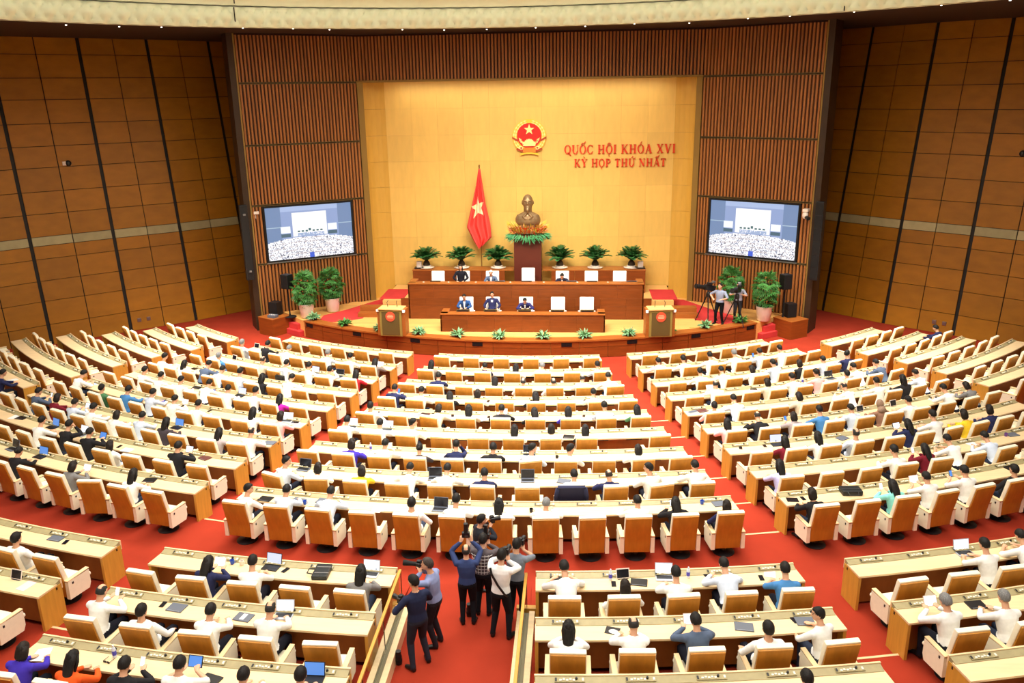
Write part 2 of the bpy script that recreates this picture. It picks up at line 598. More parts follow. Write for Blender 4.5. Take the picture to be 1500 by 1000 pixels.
for sg in (-1, 1):
    ia = Vector((X0 + sg * INN[0], INN[1], 0))
    t = Vector((sg * tl.x, tl.y, 0)).normalized()
    nn = Vector((-sg * abs(t.y), -abs(t.x), 0))      # towards the hall

    def P(u, off, z, ia=ia, t=t, nn=nn):
        q = ia + t * u + nn * off
        return Vector((q.x, q.y, z))
    m_ = MB()
    m_.hexa([P(0, 0, 0), P(WL, 0, 0), P(WL, -.25, 0), P(0, -.25, 0), P(0, 0, 12.72), P(WL, 0, 12.72), P(WL, -.25, 12.72), P(0, -.25, 12.72)])
    m_.build('slat_backing', SLATBACK, wf, fix=True)
    zz = ZS + [.0]
    for k in range(5):
        z1 = zz[k] - .05
        z0 = zz[k + 1] + .05
        if k == 3:
            slats(.04, .60, z0, z1, P)
            slats(4.72, WL - .03, z0, z1, P)
        else:
            slats(.04, WL - .03, z0, z1, P)
    for z in ZS[1:]:
        for dz in (-.03, .03):
            m_ = MB()
            m_.hexa([P(.0, 0, z + dz - .014), P(WL, 0, z + dz - .014), P(WL, .085, z + dz - .014), P(0, .085, z + dz - .014),
                     P(.0, 0, z + dz + .014), P(WL, 0, z + dz + .014), P(WL, .085, z + dz + .014), P(0, .085, z + dz + .014)])
            m_.build('seam_strip', SEAM, wf, fix=True)
    # outer jamb, and the edge strips
    m_ = MB()
    m_.hexa([P(WL, .1, 0), P(WL + .28, .1, 0), P(WL + .28, -.9, 0), P(WL, -.9, 0), P(WL, .1, 12.72), P(WL + .28, .1, 12.72), P(WL + .28, -.9, 12.72), P(WL, -.9, 12.72)])
    m_.build('outer_jamb', JAMB, wf, fix=True)
    m_ = MB()
    m_.hexa([P(WL - .03, .0, 0), P(WL + .03, .0, 0), P(WL + .03, .12, 0), P(WL - .03, .12, 0), P(WL - .03, 0, 12.7), P(WL + .03, 0, 12.7), P(WL + .03, .12, 12.7), P(WL - .03, .12, 12.7)])
    m_.build('jamb_edge', OLJAMB, wf, fix=True)
    m_ = MB()
    m_.hexa([P(-.24, .1, .5), P(.03, .1, .5), P(.03, -.3, .5), P(-.24, -.3, .5), P(-.24, .1, 10.74), P(.03, .1, 10.74), P(.03, -.3, 10.74), P(-.24, -.3, 10.74)])
    m_.build('inner_jamb', OLJAMB, wf, fix=True)
    # ---- the big screen in its recess
    side = 'left' if sg < 0 else 'right'
    scr = empty('wall_screen', P(2.66, .0, 4.29))
    tag(scr, 'large video screen in the slatted wall %s of the gold niche, showing the hall' % side, 'screen')

    def S(u, off, z, P=P, scr=scr):
        return P(u, off, z) - scr.location
    m_ = MB()
    u0, u1, s0, s1 = .62, 4.70, 2.99 + .05, 5.594 - .05
    e0, e1, f0, f1 = .70, 4.62, 3.03 + .07, 5.46
    for a, b, c, d in ((u0, e0, s0, s1), (e1, u1, s0, s1), (e0, e1, s0, f0), (e0, e1, f1, s1)):
        m_.hexa([S(a, 0, c), S(b, 0, c), S(b, .1, c), S(a, .1, c), S(a, 0, d), S(b, 0, d), S(b, .1, d), S(a, .1, d)])
    m_.build('bezel', DARK2, scr, fix=True)
    NX, NY = 110, 64
    vs = []
    for j in range(NY + 1):
        for i in range(NX + 1):
            vs.append(tuple(S(e0 + (e1 - e0) * i / NX, .04, f0 + (f1 - f0) * j / NY)))
    fs = []
    cols = []
    rs = random.Random(3)
    for j in range(NY):
        for i in range(NX):
            q = (j * (NX + 1) + i, j * (NX + 1) + i + 1, (j + 1) * (NX + 1) + i + 1, (j + 1) * (NX + 1) + i)
            fs.append(q)
            x = (i + .5) / NX
            if sg < 0:
                x = 1 - x
            y = (j + .5) / NY
            c = (.52, .60, .78)
            if x < .17 or x > .84:
                c = (.40, .50, .66)
                if abs(y - .62) < .012:
                    c = (.62, .72, .8)
            elif y > .9:
                c = (.62, .70, .86)
            if .30 < x < .70 and .42 < y < .87:
                c = (1.0, 1.0, 1.0)
            for sx in (.215, .765):
                if sx - .055 < x < sx + .055 and .50 < y < .62:
                    c = (.95, .98, 1.0)
                if abs(x - sx) < .055 and .42 < y < .48:
                    c = (.25, .36, .42)
            if .35 < x < .66 and .42 < y < .49:
                c = (.58, .66, .80) if rs.random() > .25 else (.95, .95, 1)
            for q_ in range(7):
                if abs(x - (.37 + q_ * .043)) < .013 and abs(y - .515 - (.02 if q_ == 3 else 0)) < .022:
                    c = (.22, .38, .40)
            yb = .40 - .5 * (x - .5) ** 2 + .10 * abs(x - .5)
            if y < yb:
                n_ = rs.random()
                c = (.98, .98, 1.0)
                if n_ < .2 + .25 * (yb - y):
                    c = (.55, .58, .68)
                if n_ < .07 + .1 * (yb - y):
                    c = (.22, .24, .34)
                if (yb - y) > .02 and int((yb - y) * 40) % 3 == 0 and n_ < .55:
                    c = (.70, .66, .68)
                if abs(x - .5) < .03 and y < .09:
                    c = (.22, .34, .80)
            cols.append(tuple(min(1.0, v) for v in c))
    me = bpy.data.meshes.new('display')
    me.from_pydata(vs, [], fs)
    ca = me.color_attributes.new('pic', 'FLOAT_COLOR', 'CORNER')
    arr = np.ones((len(fs) * 4, 4), dtype=np.float32)
    arr[:, :3] = np.repeat(np.array(cols, dtype=np.float32), 4, axis=0) ** 2.0
    ca.data.foreach_set('color', arr.ravel())
    sm = MATS.get('screen_picture')
    if sm is None:
        sm = bpy.data.materials.new('screen_picture')
        sm.use_nodes = True
        nt = sm.node_tree
        b = nt.nodes['Principled BSDF']
        at = nt.nodes.new('ShaderNodeVertexColor')
        at.layer_name = 'pic'
        b.inputs['Base Color'].default_value = (.02, .02, .02, 1)
        nt.links.new(at.outputs['Color'], b.inputs['Emission Color'])
        b.inputs['Emission Strength'].default_value = .95
        MATS['screen_picture'] = sm
    me.materials.append(sm)
    link('display', me, scr)
    # sill under the screen
    m_ = MB()
    m_.hexa([P(.58, 0, 2.99), P(4.74, 0, 2.99), P(4.74, .14, 2.99), P(.58, .14, 2.99), P(.58, 0, 3.03), P(4.74, 0, 3.03), P(4.74, .14, 3.03), P(.58, .14, 3.03)])
    m_.build('screen_sill', METAL, wf, fix=True)
    # black line-array loudspeaker standing out from the jamb, wall camera
    p = P(WL + .36, .22, 0)
    m_ = MB()
    rz = math.atan2(t.y, t.x)
    q = Matrix.Translation((p.x, p.y, 0)) @ Matrix.Rotation(rz, 4, 'Z')
    la = empty('column_loudspeaker', (p.x, p.y, 2.4), rz)
    tag(la, 'tall slim black column loudspeaker on the %s edge of the slatted wall' % side, 'loudspeaker')
    m_ = MB().cbox((0, 0, 1.65), (.34, .26, 3.3), .02)
    m_.build('cabinet', DARK, la, fix=True)
    m_ = MB()
    for k in range(6):
        m_.box((0, -.14 * (1 if sg < 0 else 1), .3 + k * .54), (.26, .02, .48))
    m_.build('grille', DARK2, la)
    m_ = MB().box((0, .12, .4), (.1, .2, .08)).box((0, .12, 2.9), (.1, .2, .08))
    m_.build('bracket', METAL, la)
    p = P(4.98, .1, 5.05)
    cc = empty('dome_camera', p, rz)
    tag(cc, 'white wall-mounted pan camera on the slats beside the %s screen' % side, 'camera')
    fy = -1
    m_ = MB().cbox((0, fy * .12, .25), (.22, .3, .12), .02)
    m_.build('mount', POTW, cc, fix=True)
    m_ = MB().lathe([(.05, .12), (.11, .1), (.12, 0), (.1, -.1), (.04, -.15)], 12, (0, fy * .2, .05))
    m_.build('housing', POTW, cc, smooth=True, fix=True)
    m_ = MB().cyl((0, fy * .2, 0), (.2, fy * .36, -.06), .07, .08, 10)
    m_.build('lens', DARK, cc, fix=True)


def PN(u, off, z):
    return Vector((X0 + u, INN[1] - off, z))


m_ = MB()
m_.box((X0, INN[1] + .15, (10.74 + 12.72) / 2), (2 * INN[0], .3, 12.72 - 10.74))
m_.build('slat_backing', SLATBACK, wf)
slats(-INN[0], INN[0], 10.80, 12.64, PN)
m_ = MB()
m_.hexa([PN(-INN[0], 0, 10.715), PN(INN[0], 0, 10.715), PN(INN[0], .1, 10.715), PN(-INN[0], .1, 10.715),
         PN(-INN[0], 0, 10.78), PN(INN[0], 0, 10.78), PN(INN[0], .1, 10.78), PN(-INN[0], .1, 10.78)])
m_.build('lintel_edge', OLJAMB, wf, fix=True)

# gold niche: flat panels and curved cheeks
YG = 39.0
gold = MB().box((X0, YG + .12, 6.0), (13.6, .1, 9.6)).build('wall_stage', OLJAMB)
tag(gold, 'bright gold panelled wall at the back of the stage niche', 'wall', kind='structure')
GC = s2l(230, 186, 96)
NCOL, NROW = 11, 8
zr = [1.25 + (10.72 - 1.25) * k / NROW for k in range(NROW + 1)]
for c in range(NCOL):
    xa = X0 - 6.6 + 13.2 * c / NCOL
    xb = X0 - 6.6 + 13.2 * (c + 1) / NCOL
    for k in range(NROW):
        d = random.uniform(-.003, .003)
        o = MB().hexa([(xa + .0015, YG + d, zr[k] + .0015), (xb - .0015, YG + d, zr[k] + .0015), (xb - .0015, YG + .06, zr[k] + .0015), (xa + .0015, YG + .06, zr[k] + .0015),
                       (xa + .0015, YG + d, zr[k + 1] - .0015), (xb - .0015, YG + d, zr[k + 1] - .0015), (xb - .0015, YG + .06, zr[k + 1] - .0015), (xa + .0015, YG + .06, zr[k + 1] - .0015)]).build('gold_panel', GOLD, gold, fix=True)
        setc(o, GC, .045)
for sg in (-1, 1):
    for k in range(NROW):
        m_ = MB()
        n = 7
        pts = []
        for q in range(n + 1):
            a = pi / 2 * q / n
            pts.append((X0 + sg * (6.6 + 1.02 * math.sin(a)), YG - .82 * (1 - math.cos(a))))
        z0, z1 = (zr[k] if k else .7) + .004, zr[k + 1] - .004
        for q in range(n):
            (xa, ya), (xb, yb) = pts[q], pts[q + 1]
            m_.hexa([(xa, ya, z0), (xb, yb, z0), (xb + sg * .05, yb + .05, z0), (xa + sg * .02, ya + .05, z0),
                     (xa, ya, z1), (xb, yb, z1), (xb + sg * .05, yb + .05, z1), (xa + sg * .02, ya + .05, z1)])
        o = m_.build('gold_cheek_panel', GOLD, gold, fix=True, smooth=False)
        setc(o, s2l(214, 164, 66), .02)  # darker gold: the shade on the curved cheeks is put into the colour
MB().box((X0, 38.7, 10.78), (15.2, 1.0, .06)).build('niche_ceiling', OLJAMB, gold)

# ---- soffit, quilted fascia, dome
CX, CY, CR = -.29, 14.7, 20.62
mb = MB()
n = 96
vs = []
fs = []
for k in range(n):
    a = 2 * pi * k / n
    for R, z in ((CR + .02, 12.72), (40, 12.72), (40, 12.95), (CR + .02, 12.95)):
        vs.append((CX + R * math.sin(a), CY + R * math.cos(a), z))
for k in range(n):
    for q in range(4):
        q2 = (q + 1) % 4
        k2 = (k + 1) % n
        fs.append((4 * k + q, 4 * k + q2, 4 * k2 + q2, 4 * k2 + q))
mb.add(vs, fs)
sof = mb.build('ceiling', SOFFIT, fix=True)
tag(sof, 'dark flat soffit ring round the edge of the hall ceiling', 'ceiling', kind='structure')
rs = random.Random(5)
lm = MB().lathe([(.03, 0), (.03, .03)], 10)
lme = lm.mesh('downlight', [LAMP])
for k in range(22):
    a = rad(-58 + 116 * k / 21 + rs.uniform(-1.5, 1.5))
    R = CR + rs.choice((.45, .8, 1.2))
    x, y = CX + R * math.sin(a), CY + R * math.cos(a)
    if y > 37.6:
        continue
    o = link('downlight', lme, None, (x, y, 12.695))
    tag(o, 'tiny round downlight glowing in the dark soffit', 'light', 'downlights in the soffit')


def fascia(name, Rb, zb, Rt, zt, depth, nsc, a0, a1, label, A):
    nu = nsc * 8
    nv = 12
    vs = []
    fs = []
    for i in range(nu + 1):
        a = rad(a0 + (a1 - a0) * i / nu)
        u = i / 8.0
        for j in range(nv + 1):
            v = j / nv
            bulge = depth * math.sin(pi * min(1, v * 1.0)) ** .6 * .6
            q = (abs(math.sin(pi * (u + v * 1.0) / 1)) * abs(math.sin(pi * (u - v * 1.0) / 1))) ** .6
            R = Rb + (Rt - Rb) * v - bulge - A * q
            z = zb + (zt - zb) * v
            vs.append((CX + R * math.sin(a), CY + R * math.cos(a), z))
    for i in range(nu):
        for j in range(nv):
            b = i * (nv + 1) + j
            fs.append((b, b + nv + 1, b + nv + 2, b + 1))
    m_ = MB()
    m_.add(vs, fs)
    # back face, to give the ring its thickness
    vb = []
    fb = []
    for i in range(0, nu + 1, 8):
        a = rad(a0 + (a1 - a0) * i / nu)
        for R, z in ((Rb, zb), (Rb + .25, zb), (Rt + .25, zt), (Rt, zt)):
            vb.append((CX + R * math.sin(a), CY + R * math.cos(a), z))
    nb = len(vb) // 4
    for i in range(nb - 1):
        for q in range(3):
            fb.append((4 * i + q, 4 * i + q + 1, 4 * i + 5 + q, 4 * i + 4 + q))
    m_.add(vb, fb)
    o = m_.build(name, CREAM, smooth=False, fix=True)
    smooth_by_angle(o.data, 50)
    tag(o, label, 'ceiling trim', kind='structure')
    return o


F1 = fascia('trim_1', CR, 12.70, CR + .1, 13.42, .16, 80, -66, 66, 'cream quilted fascia ring under the dome, lower tier', .15)
F2 = fascia('trim_2', CR + .02, 13.47, CR - .5, 14.5, .10, 70, -66, 66, 'cream quilted fascia ring under the dome, upper tier', .05)
for adeg in (-30.5, 34.6):
    a = rad(adeg)
    for F, z0, z1, R in ((F1, 12.72, 13.40, CR - .13), (F2, 13.5, 14.4, CR - .36)):
        p0 = Vector((CX + R * math.sin(a), CY + R * math.cos(a), z0))
        p1 = Vector((CX + R * math.sin(a), CY + R * math.cos(a), z1))
        MB().cyl(p0, p1, .022, None, 6).build('fascia_joint', WALLJ, F)
mb = MB()
vs = []
fs = []
n = 96
for k in range(n):
    a = 2 * pi * k / n
    for R, z in ((CR + .3, 12.72), (CR + .5, 12.72), (CR + .5, 15.4), (CR + .3, 15.4)):
        vs.append((CX + R * math.sin(a), CY + R * math.cos(a), z))
for k in range(n):
    for q in range(4):
        q2 = (q + 1) % 4
        k2 = (k + 1) % n
        fs.append((4 * k + q, 4 * k + q2, 4 * k2 + q2, 4 * k2 + q))
mb.add(vs, fs)
vs = [(CX + (CR + .5) * math.sin(2 * pi * k / n), CY + (CR + .5) * math.cos(2 * pi * k / n), z) for z in (15.2, 15.4) for k in range(n)]
fs = [tuple(range(n)), tuple(range(n, 2 * n))] + [(k, (k + 1) % n, n + (k + 1) % n, n + k) for k in range(n)]
mb.add(vs, fs)
tag(mb.build('ceiling_dome', CEIL, fix=True), 'pale dome closing the ceiling above the hall', 'ceiling', kind='structure')

# ---- stage platform
SR = 17.74
SA = 33.3
mb = MB()
arc = [pol(SR - .06, -SA + 2 * SA * k / 60) for k in range(61)]
poly = [(p.x, p.y) for p in arc] + [(10.45, 35.05), (11.25, 35.95), (9.9, 36.75), (7.9, 38.0), (7.3, 41.0), (-7.3, 41.0), (-7.9, 38.0), (-9.9, 36.75), (-11.25, 35.95), (-10.45, 35.05)]
mb.prism(poly, -.02, .70)
stage = mb.build('stage_floor', PLANK, fix=True)
setc(stage, s2l(228, 172, 96))
tag(stage, 'raised stage platform with a curved mahogany front', 'stage', kind='structure')
k = 0
y = 31.75
while y < 37.6:
    yb = y + .30
    h = math.sqrt(max(.1, (SR - .5) ** 2 - (YC - y) ** 2)) if (YC - y) < SR - .5 else 0
    h = min(h, 8.6)
    if h > .4:
        cuts = [-h, -h * .33 + random.uniform(-.8, .8), h * .33 + random.uniform(-.8, .8), h]
        for a, b in zip(cuts, cuts[1:]):
            o = MB().box(((a + b) / 2, y + .15, .715), (b - a - .006, .294, .03)).build('plank', PLANK, stage)
            setc(o, s2l(232, 176, 100), .09)
    y = yb
m_ = arcbox(MB(), SR - .46, SR + .04, -SA, SA, .70, .765)
o = m_.build('stage_rim', DESKT, stage, fix=True)
NP = 18
for k in range(NP):
    a0 = -SA + 2 * SA * k / NP
    a1 = -SA + 2 * SA * (k + 1) / NP
    o = arcbox(MB(), SR - .06, SR, a0 + .03, a1 - .03, .02, .44).build('front_panel', DESKR, stage, fix=True)
    setc(o, s2l(128, 62, 20), .06)
    o = arcbox(MB(), SR - .06, SR, a0 + .03, a1 - .03, .455, .70).build('front_panel', DESKR, stage, fix=True)
    setc(o, s2l(134, 66, 22), .06)
for sg in (-1, 1):
    for a in (32.2, 23.3, 14.3, 5.75):
        m_ = arcbox(MB(), SR - .02, SR + .012, sg * a - .68, sg * a + .68, .50, .66)
        vn = m_.build('vent', DARK2, stage, fix=True)
        m_ = MB()
        for q in range(4):
            arcbox(m_, SR + .012, SR + .02, sg * a - .66, sg * a + .66, .515 + q * .036, .53 + q * .036)
        m_.build('vent_louvre', DARK, vn, fix=True)
    # end of the stage, with two red steps
    a = pol(SR, sg * SA)
    b = Vector((sg * 9.9, 36.9, 0))
    for q in range(2):
        c = Vector((sg * (10.30 + .17 * q), 34.72 + .30 * q, 0))
        m_ = MB()
        mtx = Matrix.Translation((c.x, c.y, 0)) @ Matrix.Rotation(rad(sg * 36), 4, 'Z')
        m_.cbox((0, 0, .12 + q * .13), (1.05, .42, .24 + q * .26), .015, mtx)
        tag(m_.build('stage_step', CARPET2, stage, fix=True))
    # red runner on the stage, and up to the presidium platform
    side = 'left' if sg < 0 else 'right'
    poly = [(-9.1, 34.15), (-8.1, 34.15), (-7.25, 34.7), (-7.25, 36.3), (-5.9, 36.9), (-5.9, 38.6), (-7.2, 38.3), (-8.4, 36.2), (-9.15, 35.2)]
    poly = [(sg * -x, y) for x, y in poly]
    o = MB().prism(poly, .72, .737).build('carpet_runner', CARPET2, fix=True)
    tag(o, 'pinkish red carpet runner on the %s side of the stage floor' % side, 'carpet')

# presidium platform
plat = MB().box((X0, 36.75, .98), (13.0, 1.9, .62)).box((X0, 38.3, .98), (13.0, 1.3, .62)).build('presidium_platform', PLANK)
setc(plat, s2l(232, 180, 108))
tag(plat, 'pale wooden platform behind the upper presidium desk', 'platform', kind='structure')
for sg in (-1, 1):
    for k in range(2):
        o = MB().box((X0 + sg * (6.7 - k * .0), 35.15 + k * .40, .72 + (.19 + k * .19) / 2), (1.5, .44, .19 + k * .19)).build('platform_step', DESKT, plat)
    o = MB().box((X0 + sg * 6.15, 37.0, 1.30), (1.1, 1.9, .02)).build('platform_runner', CARPET2, plat)

# ================================================================ ROWS OF DESKS AND CHAIRS
CE = [8.75, 8.95, 9.15, 9.28, 9.4, 9.6, 9.78, 9.92, 10.06]
NC = [6, 7, 8, 9, 9, 10, 11, 11, 12]
SI = [11.75, 11.75, 11.76, 11.78, 11.8, 11.85, 11.9, 11.95, 12.0]
SO = [28.4, 29.3, 30.1, 30.4, 30.75, 31.15, 31.4, 31.6, 31.8]
OO = {2: (33.3, 42.3, 4), 3: (33.5, 44.0, 5), 4: (33.7, 44.6, 5), 5: (33.4, 46.0, 6), 6: (33.0, 46.5, 6), 7: (33.0, 47.0, 6)}
BL = {}
for i in range(1, 10):
    BL[('C', i)] = (-CE[i - 1], CE[i - 1], NC[i - 1])
    BL[('L', i)] = (-SO[i - 1], -SI[i - 1], NC[i - 1])
    BL[('R', i)] = (SI[i - 1], SO[i - 1], NC[i - 1])
for i, (a, b, n) in OO.items():
    BL[('OL', i)] = (-b, -a, n)
    if i < 7:
        BL[('OR', i)] = (a, b, n)
for i in (11, 12, 13):
    BL[('RL', i)] = (-10.05, -2.1, 5)
    BL[('RR', i)] = (2.2, 10.2, 5)
    BL[('FL', i)] = (-19.8, -11.78, 5)
    BL[('FR', i)] = (11.88, 19.9, 5)
BL[('RL', 13)] = (-10.1, -2.05, 6)
BNAME = {'C': 'centre block', 'L': 'left block', 'R': 'right block', 'OL': 'far left block', 'OR': 'far right block',
         'RL': 'rear centre-left block', 'RR': 'rear centre-right block', 'FL': 'rear left block', 'FR': 'rear right block'}


def RD(b, i):
    return RR(i) - (.25 if b in ('OL', 'OR') else 0)


def rowname(b, i):
    if b in ('C', 'L', 'R'):
        return NUM[i - 1] + ' row'
    if b in ('OL', 'OR'):
        return NUM[i - 2] + ' row'
    return NUM[i - 11] + ' row'


def slot_angle(b, i, j):
    a0, a1, n = BL[(b, i)]
    return a0 + (j + .5) * (a1 - a0) / n


# control unit, shared by every place at a desk
m_ = MB()
m_.box((0, 0, .012), (.46, .085, .012))
m_.cur = 1
for k in range(5):
    m_.box((-.14 + k * .05, -.012 + .012 * (k % 2), .022), (.034, .03, .01))
m_.box((.20, 0, .020), (.03, .05, .008))
m_.cur = 2
m_.cyl((.10, .01, .018), (.10, .01, .05), .022, .016, 8)
m_.box((-.21, .0, .02), (.03, .06, .006))
CU_ME = m_.mesh('control_unit', [OLIVE, KEYS, DARK])
SLOT_ME = MB().box((0, 0, 0), (.44, .03, .065)).mesh('document_slot', [DARK2])


def make_desk(b, i):
    a0, a1, n = BL[(b, i)]
    R = RD(b, i)
    z = ZZ(i)
    zl = ZZ(max(1, i - 1)) - .02 if i < 11 else z - .09
    c = pol(R + .27, (a0 + a1) / 2, z)
    root = empty('conference_desk', c)
    tag(root, 'long curved oak desk with console strip, %s of the %s' % (rowname(b, i), BNAME[b]), 'desk', 'curved conference desks')
    arcbox(MB(), R + .10, R + DEEP, a0, a1, z + .705, z + .742, org=c).build('desktop', OAK, root, fix=True)
    arcbox(MB(), R + .012, R + .15, a0 + .02, a1 - .02, z + .70, z + .785, org=c, z1b=z + .752).build('console_strip', OLIVE, root, fix=True)
    arcbox(MB(), R - .02, R + .014, a0, a1, z + .60, z + .80, org=c).build('console_rail', OAK, root, fix=True)
    arcbox(MB(), R - .012, R + .01, a0 + .02, a1 - .02, zl, z + .61, org=c).build('front_panel', OAKEND, root, fix=True)
    arcbox(MB(), R + .32, R + .35, a0 + .05, a1 - .05, z + .05, z + .706, org=c).build('modesty_panel', OAKDARK, root, fix=True)
    da = math.degrees(.055 / (R + .3))
    for e0, e1 in ((a0, a0 + da), (a1 - da, a1)):
        m_ = MB()
        arcbox(m_, R + .0, R + DEEP - .012, e0, e1, zl, z + .706, org=c)
        e = m_.build('end_panel', OAKEND, root, fix=True)
        s_ = e0 if e0 == a0 else e1
        q = pol(R + .12, s_, z + .66) - c
        MB().box((0, 0, 0), (.012, .03, .05), Matrix.Translation(q) @ Matrix.Rotation(rad(s_), 4, 'Z')).build('end_socket', DARK, e)
    for j in range(n):
        a = a0 + (j + .5) * (a1 - a0) / n
        p = pol(R + .08, a, z + .768) - c
        o = link('control_unit', CU_ME, root, p)
        o.rotation_euler = (rad(-12) * 0, 0, rad(a))
        o.rotation_euler = (rad(13), 0, rad(a))
        p = pol(R + .355, a + (a1 - a0) / n * .5 * (1 if j < n - 1 else -1), z + .64) - c
        link('document_slot', SLOT_ME, root, p, rad(a))
    return root


for k in BL:
    make_desk(*k)


# ---- chair prototype
def sweep_rect(prof, th, w, name, mats, bev=.014, wtop=None):
    """slab following a side profile [(y,z)..] (rear face), thickness th forward, width w"""
    bm = bmesh.new()
    rows = []
    for k, (y, z) in enumerate(prof):
        (ya, za), (yb, zb) = prof[max(0, k - 1)], prof[min(len(prof) - 1, k + 1)]
        d = Vector((0, yb - ya, zb - za)).normalized()
        nrm = Vector((0, d.z, -d.y))
        ww = w / 2
        rows.append([bm.verts.new(p) for p in ((-ww, y, z), (ww, y, z), (ww, y + nrm.y * th, z + nrm.z * th), (-ww, y + nrm.y * th, z + nrm.z * th))])
    for a, b in zip(rows, rows[1:]):
        for q in range(4):
            q2 = (q + 1) % 4
            bm.faces.new((a[q], a[q2], b[q2], b[q]))
    bm.faces.new(rows[0][::-1])
    bm.faces.new(rows[-1])
    bm.normal_update()
    ed = [e for e in bm.edges if len(e.link_faces) == 2 and e.calc_face_angle(0) > 1.0]
    bmesh.ops.bevel(bm, geom=ed, offset=bev, segments=2, affect='EDGES', profile=.6)
    bmesh.ops.recalc_face_normals(bm, faces=bm.faces)
    me = bpy.data.meshes.new(name)
    bm.to_mesh(me)
    bm.free()
    for m in mats:
        me.materials.append(m)
    smooth_by_angle(me, 35)
    return me


BPROF = [(-.235, .23), (-.245, .42), (-.27, .58), (-.32, .78), (-.385, 1.10)]
CH = {}
CH['backrest'] = sweep_rect([(y + .012, z) for y, z in BPROF[:-1]] + [(-.38, 1.135)], .10, .575, 'backrest', [LEATHER], .022)
CH['back_panel'] = sweep_rect([(y - .016, z + .0) for y, z in BPROF], .03, .545, 'back_panel', [VENEER], .006)
m_ = MB().cbox((0, .03, .415), (.56, .50, .13), .035)
CH['seat'] = smooth_by_angle(m_.mesh('seat', [LEATHER]), 50)
m_ = MB()
m_.prism([(-.275, .22), (.20, .20), (.25, .30), (.25, .585), (-.265, .605)], -.042, .042, Matrix(((0, 0, 1, 0), (1, 0, 0, 0), (0, 1, 0, 0), (0, 0, 0, 1))))
m_.cyl((-.005, .24, .47), (-.005, .29, .47), .045, .04, 10)
CH['armrest'] = m_.mesh('armrest', [LEATHER])
m_ = MB()
m_.cbox((0, -.01, .613), (.088, .54, .026), .010)
m_.cur = 1
m_.box((0, -.01, .596), (.078, .525, .010))
CH['arm_pad'] = m_.mesh('arm_pad', [PAD, DARK2])
m_ = MB()
m_.lathe([(.235, .0), (.24, .015), (.20, .035), (.06, .06), (.045, .09), (.045, .30), (.13, .33), (.13, .36)], 20)
CH['pedestal'] = smooth_by_angle(m_.mesh('pedestal', [DARK]), 40)
m_ = MB().box((0, 0, 0), (.008, .035, .045))
CH['side_button'] = m_.mesh('side_button', [DARK])


def make_chair(loc, rz, label, group):
    root = empty('swivel_chair', loc, rz)
    tag(root, label, 'chair', group)
    for k in ('backrest', 'back_panel', 'seat', 'pedestal'):
        link(k, CH[k], root)
    for sx in (-1, 1):
        a = link('armrest', CH['armrest'], root, (sx * .325, 0, 0))
        link('arm_pad', CH['arm_pad'], a)
        link('side_button', CH['side_button'], a, (sx * .044, -.16, .53))
    return root


